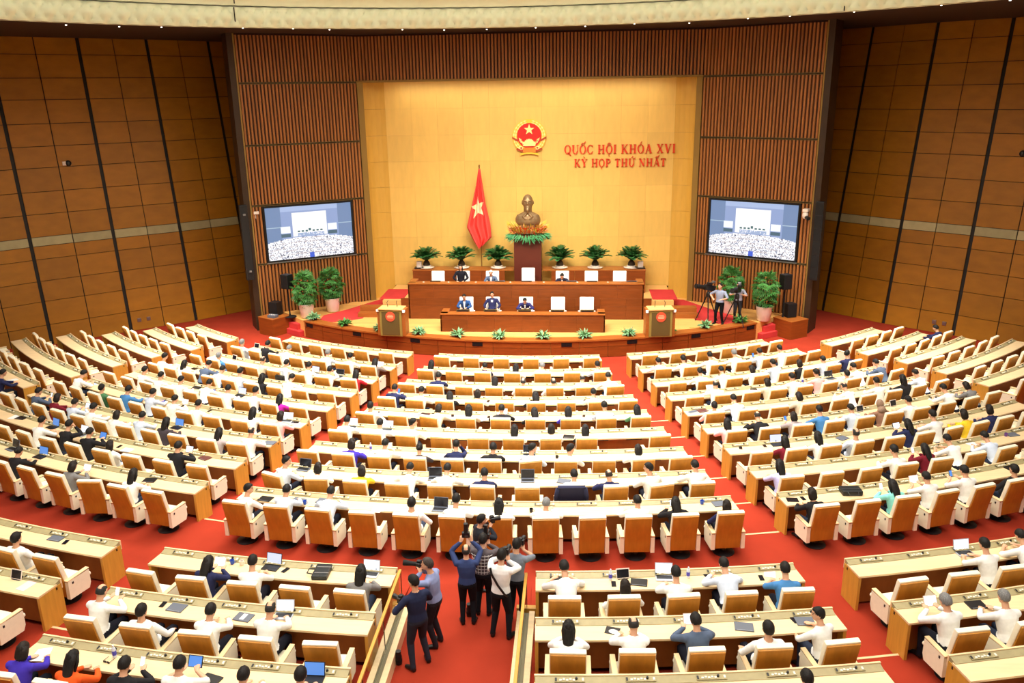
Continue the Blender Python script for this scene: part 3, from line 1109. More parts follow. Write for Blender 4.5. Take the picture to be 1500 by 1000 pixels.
# b, row, place from the left, shirt, hair, pose, distance behind the desk, sideways
PEOPLE = [('OL', 7, 5, 'N', 's', 'd', 0.87, 0.05), ('L', 6, 0, 'W', 's', 'f', 0.6, -0.15), ('L', 7, 1, 'D', 's', 't', 0.68, -0.01), ('L', 7, 2, 'M', 'w', 'd', 0.77, 0.35),
          ('L', 7, 3, 'L', 's', 't', 0.69, 0.08), ('L', 6, 2, 'E', 's', 'b', 1.05, 0.16), ('L', 6, 3, 'B', 's', 'd', 0.83, 0.06), ('L', 4, 0, 'W', 's', 'd', 1.07, -0.04),
          ('L', 4, 1, 'W', 'l', 'd', 0.79, 0.31), ('L', 3, 1, 'B', 'g', 'd', 1.12, 0.26), ('L', 2, 0, 'L', 'g', 'd', 1.13, 0.23), ('L', 4, 2, 'D', 's', 'd', 0.48, 0.01),
          ('L', 4, 3, 'L', 's', 'f', 0.82, -0.24), ('L', 4, 4, 'L', 's', 'd', 0.88, 0.1), ('L', 5, 1, 'W', 's', 'd', 0.65, 0.15), ('L', 5, 2, 'W', 's', 'd', 0.74, 0.03),
          ('L', 5, 3, 'W', 's', 'd', 0.74, -0.02), ('L', 5, 4, 'W', 's', 'd', 0.54, -0.08), ('L', 5, 5, 'W', 's', 'd', 0.78, 0.25), ('L', 2, 1, 'K', 's', 'd', 0.68, 0.11),
          ('L', 2, 2, 'W', 'g', 'f', 0.6, -0.18), ('L', 2, 4, 'L', 'g', 'd', 0.7, 0.01), ('L', 2, 5, 'W', 's', 'd', 0.73, -0.02), ('L', 2, 6, 'T', 'l', 't', 0.99, 0.2),
          ('L', 3, 3, 'C', 'b', 'd', 0.84, 0.04), ('L', 3, 4, 'W', 's', 'd', 0.63, 0.02), ('L', 3, 5, 'W', 's', 'd', 0.66, 0.08), ('L', 3, 6, 'W', 's', 'h', 1.08, 0.02),
          ('L', 3, 7, 'R', 'l', 'd', 1.02, 0.29), ('L', 4, 5, 'K', 'l', 'd', 0.92, 0.21), ('L', 4, 6, 'W', 's', 'd', 0.45, 0.03), ('L', 5, 6, 'W', 's', 'd', 0.72, 0.16),
          ('L', 5, 7, 'U', 'l', 'd', 0.98, 0.13), ('L', 6, 8, 'W', 'l', 'd', 0.78, 0.13), ('L', 6, 9, 'P', 'w', 'd', 0.86, 0.08), ('L', 7, 10, 'W', 'b', 'd', 0.62, 0.06),
          ('L', 7, 9, 'A', 'l', 'd', 1.02, 0.24), ('C', 4, 0, 'N', 's', 't', 0.58, 0.08), ('C', 4, 1, 'W', 's', 'd', 0.87, 0.07), ('C', 3, 1, 'N', 's', 'd', 0.66, -0.03),
          ('C', 2, 0, 'T', 'l', 'd', 1.1, 0.14), ('C', 4, 2, 'K', 'l', 'd', 0.94, 0.13), ('C', 5, 2, 'C', 'w', 'f', 0.61, -0.01), ('C', 5, 0, 'W', 's', 'd', 1.39, 0.12),
          ('C', 6, 0, 'W', 's', 'd', 0.77, 0.06), ('C', 6, 1, 'W', 's', 'd', 0.9, 0.12), ('C', 6, 2, 'W', 's', 'r', 0.73, 0.03), ('L', 8, 4, 'W', 's', 'd', 0.7, -0.07),
          ('L', 8, 5, 'K', 's', 'h', 0.42, -0.08), ('L', 8, 6, 'K', 's', 't', 0.62, -0.08), ('L', 7, 4, 'W', 's', 'd', 1.08, 0.23), ('L', 7, 5, 'W', 'w', 'd', 0.79, 0.21),
          ('L', 9, 6, 'K', 'u', 'd', 0.74, -0.04), ('L', 9, 8, 'S', 'w', 't', 0.85, 0.38), ('L', 8, 7, 'W', 'w', 'd', 1.18, 0.11), ('L', 9, 10, 'W', 'l', 'd', 0.83, -0.0),
          ('L', 6, 4, 'L', 's', 'd', 0.56, -0.03), ('L', 6, 5, 'W', 's', 't', 0.64, 0.05), ('L', 6, 6, 'W', 's', 'd', 0.87, 0.38), ('L', 7, 6, 'L', 's', 'd', 0.59, 0.03),
          ('L', 7, 7, 'G', 'l', 'd', 0.78, 0.35), ('L', 8, 9, 'K', 's', 't', 0.6, -0.01), ('C', 8, 0, 'L', 's', 'r', 0.75, 0.02), ('C', 8, 1, 'W', 'w', 'd', 0.91, -0.16),
          ('C', 8, 2, 'Y', 'w', 'd', 0.77, 0.0), ('C', 7, 1, 'V', 'w', 'd', 0.95, 0.11), ('C', 7, 2, 'W', 's', 't', 0.61, -0.0), ('C', 9, 0, 'W', 's', 'r', 0.83, 0.08),
          ('C', 9, 1, 'L', 's', 'd', 0.67, -0.04), ('C', 9, 2, 'L', 's', 'f', 0.68, -0.04), ('C', 9, 4, 'W', 's', 'd', 1.26, 0.12), ('C', 7, 3, 'G', 'u', 'd', 0.97, 0.05),
          ('C', 7, 4, 'N', 's', 'h', 0.51, 0.01), ('C', 7, 5, 'K', 's', 'd', 0.84, 0.05), ('C', 7, 6, 'L', 's', 'r', 1.43, 0.06), ('C', 7, 7, 'W', 's', 'r', 1.32, 0.1),
          ('C', 8, 3, 'W', 's', 'f', 0.5, 0.16), ('C', 8, 4, 'W', 's', 'f', 0.65, 0.01), ('C', 8, 5, 'N', 's', 'd', 0.95, -0.01), ('C', 8, 7, 'W', 's', 'd', 0.94, 0.17),
          ('C', 8, 8, 'N', 'b', 'd', 0.96, -0.12), ('C', 9, 5, 'W', 's', 'd', 0.87, 0.01), ('C', 9, 6, 'W', 'l', 'd', 0.89, -0.04), ('C', 9, 7, 'W', 'g', 't', 0.77, 0.03),
          ('C', 2, 2, 'N', 's', 'd', 0.97, 0.03), ('C', 2, 3, 'W', 'l', 'd', 0.92, 0.09), ('C', 2, 4, 'W', 'g', 'd', 0.92, -0.04), ('C', 2, 6, 'L', 's', 'd', 1.03, -0.13),
          ('C', 3, 3, 'W', 'l', 'd', 0.77, -0.03), ('C', 3, 6, 'W', 'b', 'd', 0.66, -0.03), ('C', 3, 7, 'W', 's', 'd', 0.53, -0.1), ('C', 3, 4, 'W', 'b', 'b', 1.25, -0.04),
          ('C', 3, 5, 'W', 'b', 'b', 1.33, -0.05), ('C', 4, 3, 'W', 'w', 'd', 1.05, 0.04), ('C', 4, 5, 'K', 'l', 'd', 1.06, -0.0), ('C', 4, 7, 'W', 's', 'd', 0.77, -0.08),
          ('C', 5, 3, 'C', 'l', 'd', 0.99, 0.04), ('C', 5, 4, 'K', 's', 't', 0.83, 0.01), ('C', 5, 5, 'K', 'l', 'd', 0.98, -0.04), ('C', 5, 6, 'V', 'l', 'd', 0.83, -0.06),
          ('C', 5, 7, 'L', 's', 'd', 0.68, 0.05), ('C', 5, 8, 'E', 'l', 'd', 0.82, 0.0), ('C', 6, 5, 'W', 'l', 'd', 0.97, -0.01), ('C', 6, 6, 'W', 'w', 'd', 1.01, 0.06),
          ('C', 6, 7, 'K', 'l', 'd', 1.0, -0.01), ('R', 2, 0, 'W', 's', 'd', 0.69, 0.02), ('R', 2, 1, 'W', 's', 'd', 1.01, -0.18), ('R', 2, 2, 'W', 's', 'd', 0.75, -0.07),
          ('R', 2, 3, 'W', 'g', 'd', 0.66, -0.03), ('R', 2, 4, 'L', 's', 't', 1.44, -0.28), ('R', 2, 5, 'W', 's', 'd', 0.74, -0.19), ('R', 3, 1, 'W', 's', 'd', 0.65, 0.02),
          ('R', 3, 2, 'W', 's', 'd', 0.52, -0.0), ('R', 3, 3, 'W', 'w', 'd', 0.73, -0.02), ('R', 3, 4, 'L', 's', 'd', 0.57, -0.1), ('R', 3, 5, 'K', 'w', 'd', 0.82, -0.21),
          ('R', 4, 1, 'W', 'b', 't', 0.49, 0.01), ('R', 4, 3, 'C', 'w', 'd', 0.73, -0.16), ('R', 4, 4, 'W', 's', 'd', 0.64, -0.08), ('R', 4, 5, 'P', 's', 'd', 0.57, -0.0),
          ('R', 5, 1, 'L', 's', 'd', 0.5, -0.03), ('R', 5, 3, 'C', 'w', 'd', 0.86, -0.21), ('R', 5, 0, 'P', 's', 'b', 1.15, 0.11), ('R', 6, 0, 'P', 'l', 'd', 0.95, -0.21),
          ('R', 6, 1, 'K', 'b', 'f', 0.55, 0.04), ('R', 6, 2, 'A', 'w', 't', 0.66, 0.01), ('R', 6, 3, 'B', 's', 'd', 0.63, -0.11), ('R', 7, 1, 'M', 'l', 'd', 0.98, -0.18),
          ('R', 8, 0, 'I', 'l', 'd', 0.88, -0.17), ('R', 9, 0, 'K', 'w', 'd', 1.02, -0.11), ('C', 7, 9, 'W', 'w', 'd', 1.09, -0.08), ('C', 8, 9, 'W', 's', 'l', 0.62, -0.17),
          ('C', 8, 10, 'W', 's', 'd', 0.59, 0.01), ('C', 9, 9, 'W', 's', 'd', 0.78, 0.07), ('C', 9, 10, 'K', 'l', 't', 0.77, -0.11), ('C', 9, 11, 'N', 'w', 'b', 1.0, -0.03),
          ('OR', 3, 4, 'N', 's', 'd', 0.88, -0.31), ('R', 3, 7, 'N', 's', 'r', 1.0, -0.1), ('R', 4, 8, 'D', 's', 'f', 0.43, 0.18), ('R', 4, 7, 'W', 's', 'f', 0.4, -0.1),
          ('R', 4, 6, 'C', 's', 'd', 1.21, -0.27), ('R', 5, 5, 'W', 'b', 'd', 0.49, -0.14), ('R', 5, 6, 'W', 's', 'd', 0.57, -0.25), ('R', 5, 7, 'K', 'l', 'd', 0.71, -0.32),
          ('R', 5, 8, 'L', 's', 'd', 0.47, -0.29), ('R', 6, 9, 'S', 'w', 'd', 0.44, -0.1), ('R', 6, 8, 'W', 's', 'f', 0.49, -0.32), ('R', 6, 4, 'L', 's', 'd', 0.76, -0.27),
          ('R', 6, 5, 'O', 'n', 'd', 0.78, -0.35), ('R', 6, 6, 'W', 's', 'd', 0.9, -0.24), ('R', 7, 8, 'N', 'w', 'd', 1.02, -0.32), ('R', 7, 7, 'Y', 'w', 'd', 0.98, -0.35),
          ('R', 7, 6, 'W', 's', 'd', 0.63, -0.15), ('R', 7, 5, 'N', 'l', 't', 0.63, -0.08), ('R', 8, 5, 'W', 's', 'd', 0.35, 0.04), ('R', 8, 4, 'M', 'l', 't', 0.59, -0.01),
          ('R', 7, 3, 'L', 'b', 'd', 1.13, -0.17), ('R', 7, 2, 'W', 'l', 'd', 0.93, -0.15), ('R', 8, 6, 'L', 's', 'f', 0.82, 0.22), ('R', 3, 6, 'L', 's', 'd', 1.09, -0.34),
          ('R', 8, 3, 'W', 's', 'd', 1.01, -0.01), ('R', 9, 2, 'J', 'l', 't', 0.79, -0.07), ('R', 9, 3, 'W', 's', 't', 0.67, -0.27), ('R', 9, 4, 'W', 's', 't', 0.7, -0.06),
          ('R', 9, 5, 'K', 's', 'd', 1.14, 0.29), ('FR', 11, 2, 'W', 's', 'd', 0.59, -0.17), ('FR', 11, 3, 'W', 's', 'd', 0.53, -0.23), ('FR', 12, 0, 'W', 'g', 't', 0.61, -0.08),
          ('FR', 12, 1, 'W', 'g', 'd', 0.77, -0.23), ('RR', 12, 4, 'W', 's', 'l', 0.57, -0.09), ('RR', 11, 3, 'L', 's', 'd', 0.51, -0.02), ('RR', 11, 4, 'B', 's', 'd', 1.02, -0.12),
          ('RR', 12, 2, 'D', 's', 't', 0.63, -0.03), ('RR', 12, 3, 'W', 's', 'd', 1.12, -0.06), ('RR', 13, 3, 'W', 's', 'd', 0.77, 0.26), ('RR', 11, 0, 'W', 's', 'f', 0.56, 0.1),
          ('RR', 11, 1, 'W', 'w', 'd', 1.21, 0.05), ('RR', 11, 2, 'W', 's', 'd', 0.79, -0.01), ('RR', 12, 0, 'W', 'l', 'd', 1.02, -0.0), ('RR', 12, 1, 'W', 'b', 'd', 0.74, 0.0),
          ('RL', 12, 0, 'W', 'b', 't', 0.6, -0.07), ('RL', 12, 1, 'W', 's', 'b', 1.29, -0.03), ('RL', 13, 0, 'V', 'w', 'd', 0.78, 0.01), ('RL', 13, 1, 'Q', 'l', 'd', 0.9, 0.02),
          ('RL', 13, 2, 'K', 's', 't', 0.82, 0.0), ('RL', 13, 3, 'W', 's', 't', 0.63, -0.16), ('FL', 11, 3, 'W', 's', 'b', 1.09, 0.12), ('RL', 11, 1, 'N', 'l', 't', 0.81, 0.13),
          ('RL', 11, 2, 'W', 's', 'd', 0.73, -0.06), ('RL', 11, 4, 'S', 'l', 'd', 0.77, 0.05), ('RL', 12, 2, 'W', 's', 'd', 0.87, 0.05), ('RL', 12, 3, 'W', 'b', 'd', 0.6, -0.05),
          ('RL', 13, 4, 'W', 's', 'd', 0.82, 0.04), ('RL', 13, 5, 'W', 's', 'd', 0.79, -0.01)]
ITEMS = [('paper', 'OL', 7, -35.23, 0.42), ('paper_blue', 'L', 6, -30.21, 0.2), ('phone', 'L', 6, -30.0, 0.47), ('tablet_stand', 'L', 3, -27.3, 0.2),
         ('folder_blue', 'L', 5, -22.03, 0.2), ('tablet', 'L', 4, -27.79, 0.2), ('folder_black', 'L', 4, -22.87, 0.47), ('folder_black', 'L', 5, -23.38, 0.2),
         ('tablet_stand', 'L', 2, -28.72, 0.2), ('laptop_on', 'L', 3, -17.9, 0.2), ('laptop', 'L', 3, -15.39, 0.2), ('paper', 'L', 2, -23.5, 0.2),
         ('folder_green', 'L', 2, -20.77, 0.34), ('phone', 'L', 3, -19.35, 0.2), ('laptop_on', 'L', 5, -19.3, 0.2), ('folder_brown', 'C', 5, -5.17, 0.29),
         ('mouse', 'C', 5, -8.36, 0.29), ('laptop_white', 'C', 6, -8.92, 0.2), ('laptop_white', 'C', 6, -6.69, 0.2), ('laptop_blue', 'L', 8, -24.55, 0.2),
         ('laptop_white', 'L', 8, -22.2, 0.2), ('paper_blue', 'L', 8, -18.42, 0.44), ('phone', 'L', 8, -19.11, 0.35), ('folder_black', 'L', 8, -27.37, 0.2),
         ('paper', 'L', 8, -27.9, 0.27), ('laptop', 'L', 9, -23.41, 0.2), ('laptop_blue', 'L', 9, -21.36, 0.2), ('folder_blue', 'L', 6, -22.91, 0.2),
         ('phone', 'L', 6, -21.11, 0.2), ('laptop_blue', 'L', 7, -18.47, 0.2), ('phone', 'L', 6, -18.86, 0.2), ('folder_brown', 'L', 8, -14.05, 0.2),
         ('laptop_white', 'L', 6, -13.19, 0.2), ('tablet_white', 'L', 6, -12.58, 0.2), ('folder_gray', 'L', 7, -12.17, 0.31), ('paper', 'L', 5, -14.24, 0.21),
         ('folder_black', 'L', 9, -14.66, 0.26), ('folder_gray', 'FL', 11, -14.11, 0.2), ('phone', 'FL', 11, -13.61, 0.27), ('phone', 'FL', 11, -15.62, 0.31),
         ('tablet_stand', 'FL', 12, -13.14, 0.2), ('paper_pink', 'FL', 12, -12.57, 0.3), ('phone', 'RL', 12, -8.11, 0.22), ('folder_gray', 'RL', 12, -7.64, 0.27),
         ('bottle', 'RL', 13, -7.83, 0.2), ('glasses', 'RL', 13, -7.89, 0.35), ('paper', 'RL', 13, -9.65, 0.41), ('laptop_on', 'RL', 11, -6.09, 0.2),
         ('phone', 'RL', 11, -5.58, 0.25), ('briefcase', 'RL', 11, -4.37, 0.27), ('laptop_white', 'RL', 11, -2.89, 0.2), ('cup', 'RL', 11, -7.09, 0.2),
         ('cup_blue', 'RL', 11, -7.41, 0.2), ('folder_paper', 'RL', 12, -5.61, 0.33), ('laptop_white', 'RL', 12, -4.57, 0.2), ('folder_black', 'RL', 13, -5.14, 0.45),
         ('folder_black', 'C', 9, -8.86, 0.41), ('folder_gray', 'C', 9, -7.49, 0.34), ('cup_blue', 'C', 9, -7.09, 0.47), ('laptop', 'C', 8, -8.76, 0.2),
         ('folder_gray', 'C', 9, -6.45, 0.27), ('bottle', 'C', 7, -6.49, 0.2), ('laptop', 'C', 7, 1.78, 0.2), ('laptop', 'C', 8, 1.78, 0.25),
         ('laptop', 'C', 8, -2.42, 0.24), ('folder_gray', 'C', 8, 3.39, 0.29), ('cup_black', 'C', 9, 1.99, 0.39), ('cup_black', 'C', 7, 3.18, 0.4),
         ('cup_navy', 'C', 9, 8.76, 0.2), ('folder_gray', 'C', 9, 9.45, 0.25), ('laptop_on', 'R', 7, 14.73, 0.2), ('phone', 'R', 7, 14.02, 0.2),
         ('tablet', 'R', 9, 12.42, 0.3), ('phone', 'R', 9, 12.88, 0.28), ('tablet_white', 'R', 4, 18.59, 0.2), ('tablet_white', 'R', 5, 14.65, 0.2),
         ('folder_brown', 'R', 5, 13.0, 0.24), ('keyboard', 'R', 5, 12.39, 0.25), ('folder_black', 'R', 2, 23.13, 0.26), ('paper_text', 'R', 4, 20.5, 0.2),
         ('bottle', 'R', 4, 22.85, 0.2), ('laptop', 'R', 4, 25.5, 0.2), ('tablet_stand', 'R', 6, 24.67, 0.2), ('tablet_stand', 'R', 6, 22.14, 0.2),
         ('paper_phone', 'R', 6, 27.97, 0.2), ('folder_gray', 'R', 7, 18.42, 0.26), ('paper', 'R', 8, 23.71, 0.21), ('cup_purple', 'R', 8, 26.06, 0.2),
         ('folder_gray', 'R', 8, 26.49, 0.2), ('handbag', 'R', 9, 14.98, 0.25), ('folder_black', 'R', 9, 22.94, 0.2), ('laptop_white', 'FR', 11, 15.79, 0.2),
         ('folder_black', 'FR', 12, 14.09, 0.27), ('phone', 'RR', 11, 7.39, 0.2), ('phone', 'RR', 11, 8.97, 0.34), ('paper_pink', 'RR', 11, 9.32, 0.2),
         ('bottle', 'RR', 11, 6.8, 0.2), ('folder_gray', 'RR', 12, 7.61, 0.31), ('phone', 'RR', 12, 9.01, 0.2), ('folder_gray', 'RR', 12, 9.26, 0.26),
         ('folder_black', 'RR', 11, 2.87, 0.2), ('bottle', 'RR', 11, 4.45, 0.2), ('tablet_stand', 'RR', 11, 4.84, 0.2), ('phone', 'RR', 11, 4.52, 0.35),
         ('folder_black', 'RR', 11, 5.28, 0.32), ('laptop_white', 'RR', 11, 6.08, 0.2), ('photo', 'RR', 12, 4.2, 0.29), ('laptop', 'C', 9, -1.61, 0.47),
         ('laptop_blue', 'RL', 13, -2.82, 0.28), ('cup', 'C', 8, 8.7, 0.32), ('phone', 'R', 7, 12.71, 0.2), ('phone', 'R', 7, 24.42, 0.2),
         ('paper', 'C', 9, -1.39, 0.2), ('paper_pink', 'C', 9, -0.36, 0.4), ('paper_pink', 'C', 9, 5.35, 0.4), ('paper', 'C', 9, -4.09, 0.47),
         ('paper', 'C', 5, -5.47, 0.2), ('paper', 'C', 5, -1.53, 0.47), ('paper', 'C', 6, 1.13, 0.41), ('paper', 'C', 5, 6.92, 0.47),
         ('phone', 'C', 4, 1.69, 0.25), ('phone', 'C', 4, 3.91, 0.33), ('phone', 'C', 4, 5.62, 0.24), ('phone', 'C', 4, 6.63, 0.22),
         ('phone', 'C', 4, -1.45, 0.29), ('phone', 'C', 5, -4.7, 0.2), ('phone', 'C', 5, -3.37, 0.25), ('phone', 'C', 5, -0.98, 0.28),
         ('folder_black', 'C', 5, -5.22, 0.29), ('phone', 'C', 5, 5.18, 0.2), ('folder_black', 'C', 6, 3.96, 0.37), ('paper', 'R', 3, 14.71, 0.43)]
TAKEN = {(p[0], p[1], p[2]): p for p in PEOPLE}
TURN = {('C', 5, 2): -14, ('C', 7, 6): 12, ('C', 8, 1): 8, ('C', 8, 9): 10, ('L', 9, 9): 18, ('C', 8, 0): -14}
rc = random.Random(11)
CHAIRPOS = {}
for (b, i), (a0, a1, n) in BL.items():
    for j in range(n):
        if (b, i, j) == ('C', 6, 8):
            continue
        a = slot_angle(b, i, j)
        occ = (b, i, j) in TAKEN
        tw = TURN.get((b, i, j), rc.uniform(-3, 3))
        p = pol(RD(b, i) + 1.0, a, ZZ(i))
        make_chair(p, rad(a + tw), 'cream swivel chair with wood back, %s, %s from left, %s, %s' % ('occupied' if occ else 'empty', NUM[j], rowname(b, i), BNAME[b]), 'cream swivel chairs at the desks')

# ================================================================ PEOPLE
def ik(S, W, l1, l2, hint):
    S, W = Vector(S), Vector(W)
    d = W - S
    L = min(d.length, (l1 + l2) * .995)
    d.normalize()
    W = S + d * L
    a = (l1 * l1 - l2 * l2 + L * L) / (2 * L)
    h = math.sqrt(max(0, l1 * l1 - a * a))
    hv = Vector(hint)
    hv = (hv - d * hv.dot(d)).normalized()
    return S + d * a + hv * h, W


HR = (.077, .098, .118)


def make_figure(py=-.05, lean=.14, seated=True, wrists=((-.13, .50, .79), (.13, .50, .79)), hyaw=0, hpitch=15, tyaw=0, hints=((-1, -.1, -.5), (1, -.1, -.5)),
                feet=None, voxel=.0125, handdir=None, knees=None, width=1.0, lean_neck=0.6):
    mb = MB()
    seg = []
    zb = .50 if seated else .90
    T = .50
    zs = zb + math.sqrt(max(.05, T * T - lean * lean))
    R = Matrix.Rotation(rad(tyaw), 3, 'Z')
    base = Vector((0, py, zb))

    def sp(t, x=0, y=0, z=0):      # point on the spine (t in units of T), with local offsets turned by the torso yaw
        tw = max(0, min(1, t))
        Rm = Matrix.Rotation(rad(tyaw * tw), 3, 'Z')
        q = Rm @ Vector((x, y + lean * t, 0))
        return Vector((base.x + q.x, base.y + q.y, zb + (zs - zb) * t + z))
    W_ = width
    prof = [(-.08, .15, .11), (.03, .172, .128), (.16, .17, .124), (.38, .150, .108), (.66, .172, .118), (.88, .192, .112), (1.0, .178, .092), (1.07, .115, .075), (1.14, .062, .064)]
    pts = [sp(t) for t, a, b in prof]
    side = R @ Vector((1, 0, 0))
    mb.tube(pts, [(a * W_, b) for t, a, b in prof], 18, side=Vector((1, 0, 0)) if tyaw == 0 else side)
    seg.append((sp(-.08), sp(.10), .15, 'pelvis'))
    seg.append((sp(.14), sp(.97), .15, 'torso'))
    nb = sp(1.10)
    hc = sp(1.12, 0, .03 + lean * .12 * lean_neck, 0) + Vector((0, 0, .185))
    hd = (sp(1, 0, .02 + max(0, lean) * .25, 0) - sp(1)) 
    hc = hc + Vector((hd.x, hd.y, 0))
    if hpitch > 25:
        hc.z -= .03
    Hm = Matrix.Translation(hc) @ Matrix.Rotation(rad(tyaw + hyaw), 4, 'Z') @ Matrix.Rotation(rad(-hpitch), 4, 'X')
    mb.tube([sp(1.0), nb, Hm @ Vector((0, -.015, -.06))], [.062, .056, .055], 12)
    seg.append((sp(1.09), Hm @ Vector((0, -.01, -.08)), .085, 'neck'))
    mb.ell((0, 0, 0), HR, 20, 14, Hm)
    mb.ell((0, .028, -.066), (.056, .066, .058), 14, 8, Hm)
    mb.tube([Hm @ Vector((0, .088, .018)), Hm @ Vector((0, .108, -.018)), Hm @ Vector((0, .112, -.028))], [.010, .014, .016], 8)
    for sx in (-1, 1):
        mb.ell((sx * .079, -.005, -.008), (.012, .026, .034), 8, 6, Hm)
    seg.append((Hm @ Vector((0, 0, -.03)), Hm @ Vector((0, 0, .03)), .10, 'head'))
    # arms
    sh = 1.42 - 1.42
    for k, sx in enumerate((-1, 1)):
        S = sp(.955, sx * .195 * W_)
        E, Wp = ik(S, wrists[k], .285, .255, hints[k])
        mb.tube([sp(.96, sx * .10 * W_), S, S.lerp(E, .35), E], [.062, .060, .052, .041], 12)
        mb.tube([E + (S - E).normalized() * .02, E.lerp(Wp, .3), Wp], [.042, .043, .028], 12)
        seg.append((S, E, .055, 'uarm'))
        seg.append((E, Wp, .042, 'farm'))
        fd = (Wp - E).normalized()
        if handdir is not None and handdir[k] is not None:
            fd = Vector(handdir[k]).normalized()
        lat = fd.cross(Vector((0, 0, 1)))
        if lat.length < .3:
            lat = Vector((1, 0, 0))
        lat.normalize()
        up = lat.cross(fd).normalized()
        P1 = Wp + fd * .085
        mb.tube([Wp - fd * .01, Wp + fd * .03, P1], [(.026, .022), (.038, .017), (.041, .014)], 10, side=lat)
        for q in range(4):
            f0 = P1 + lat * (-.030 + .020 * q) - fd * .012
            ln = (.066, .076, .072, .055)[q] if sx < 0 else (.055, .072, .076, .066)[q]
            f1 = f0 + fd * ln * .5 - up * .004
            f2 = f0 + fd * ln * .86 - up * .022
            mb.tube([f0, f1, f2], [.0095, .009, .0075], 6)
        tsd = -sx
        t0 = Wp + fd * .03 + lat * (.030 * (1 if tsd > 0 else -1))
        t1 = t0 + fd * .035 + lat * (.022 * (1 if tsd > 0 else -1))
        t2 = t1 + fd * .028 + lat * (.004 * (1 if tsd > 0 else -1))
        mb.tube([t0 - fd * .015, t1, t2], [.013, .011, .009], 6)
        seg.append((Wp + fd * .012, Wp + fd * .15, .04, 'hand'))
    # legs
    for k, sx in enumerate((-1, 1)):
        if seated:
            H = Vector((sx * .09, py + .02, .535))
            K = Vector((sx * .125, py + .45, .535)) if knees is None else Vector(knees[k])
            A = Vector((sx * .13, py + .43, .10)) if feet is None else Vector(feet[k]) + Vector((0, 0, .10))
            fw = Vector((sx * .1, 1, 0)).normalized()
        else:
            A = Vector((sx * .11, py, 0)) if feet is None else Vector(feet[k])
            A = A + Vector((0, -.03, .09))
            H = Vector((sx * .09, py, .90))
            K, A = ik(H, A, .42, .42, (0, 1, 0))
            fw = Vector((sx * .25, 1, 0)).normalized()
        mb.tube([H + Vector((0, 0, .02)), H.lerp(K, .45), K], [.094, .082, .060], 14)
        mb.tube([K + (H - K).normalized() * .03, K, K.lerp(A, .35), A], [.058, .060, .054, .040], 12)
        seg.append((H, K, .085, 'leg'))
        seg.append((K, A, .055, 'leg'))
        heel = A + fw * -.045 + Vector((0, 0, -.055))
        toe = A + fw * .17 + Vector((0, 0, -.068))
        mb.tube([A + Vector((0, 0, .02)), A + Vector((0, 0, -.045))], [.042, .046], 10)
        mb.tube([heel, A + fw * .06 + Vector((0, 0, -.05)), toe, toe + fw * .03], [(.034, .034), (.042, .034), (.040, .022), (.022, .014)], 12, side=fw.cross(Vector((0, 0, 1))))
        seg.append((heel, toe, .05, 'foot'))
        seg.append((A + Vector((0, 0, -.06)), A + Vector((0, 0, -.03)), .04, 'foot'))
    me0 = mb.mesh('figure_src', [SKIN])
    o = bpy.data.objects.new('figure_src', me0)
    COL.objects.link(o)
    md = o.modifiers.new('r', 'REMESH')
    md.mode = 'VOXEL'
    md.voxel_size = voxel
    sm_ = o.modifiers.new('s', 'SMOOTH')
    sm_.factor = .5
    sm_.iterations = 2
    dg = bpy.context.evaluated_depsgraph_get()
    me = bpy.data.meshes.new_from_object(o.evaluated_get(dg))
    bpy.data.objects.remove(o)
    bpy.data.meshes.remove(me0)
    nv, nf = len(me.vertices), len(me.polygons)
    co = np.empty(nv * 3)
    me.vertices.foreach_get('co', co)
    co = co.reshape(-1, 3)
    no = np.empty(nv * 3)
    me.vertex_normals.foreach_get('vector', no)
    no = no.reshape(-1, 3)
    fv = [tuple(p.vertices) for p in me.polygons]
    fc = np.array([co[list(f)].mean(0) for f in fv])
    best = np.full(nf, 1e9)
    lab = np.zeros(nf, int)
    for si, (p, q, r, l) in enumerate(seg):
        p = np.array(p)
        q = np.array(q)
        d = q - p
        t = np.clip(((fc - p) @ d) / max(1e-9, d @ d), 0, 1)
        dist = np.linalg.norm(fc - (p + t[:, None] * d), axis=1) / r
        m = dist < best
        best[m] = dist[m]
        lab[m] = si
    names = np.array([s[3] for s in seg])[lab]
    # face features
    Hi = np.array(Hm.inverted())
    hl = (Hi[:3, :3] @ fc.T).T + Hi[:3, 3]
    mi = np.zeros(nf, int)
    for sx in (-1, 1):
        e = ((hl[:, 0] - sx * .032) / .015) ** 2 + ((hl[:, 2] - .015) / .008) ** 2 < 1
        mi[e & (hl[:, 1] > .06)] = 1
        e = ((hl[:, 0] - sx * .032) / .02) ** 2 + ((hl[:, 2] - .036) / .006) ** 2 < 1
        mi[e & (hl[:, 1] > .06)] = 1
    e = (np.abs(hl[:, 0]) < .024) & (np.abs(hl[:, 2] + .066) < .008) & (hl[:, 1] > .05)
    mi[e] = 2
    me.materials.clear()
    for m in (SKIN, EYE, LIP):
        me.materials.append(m)
    me.polygons.foreach_set('material_index', mi.astype(np.int32))
    me.polygons.foreach_set('use_smooth', np.ones(nf, bool))
    me.name = 'person'

    def sub(name, labels, off, m):
        keep = np.isin(names, labels)
        used = {}
        vs = []
        fs = []
        for f in np.nonzero(keep)[0]:
            t = []
            for v in fv[f]:
                if v not in used:
                    used[v] = len(vs)
                    vs.append(tuple(co[v] + no[v] * off))
                t.append(used[v])
            fs.append(t)
        x = bpy.data.meshes.new(name)
        x.from_pydata(vs, [], fs)
        x.materials.append(m)
        x.polygons.foreach_set('use_smooth', [True] * len(fs))
        return x
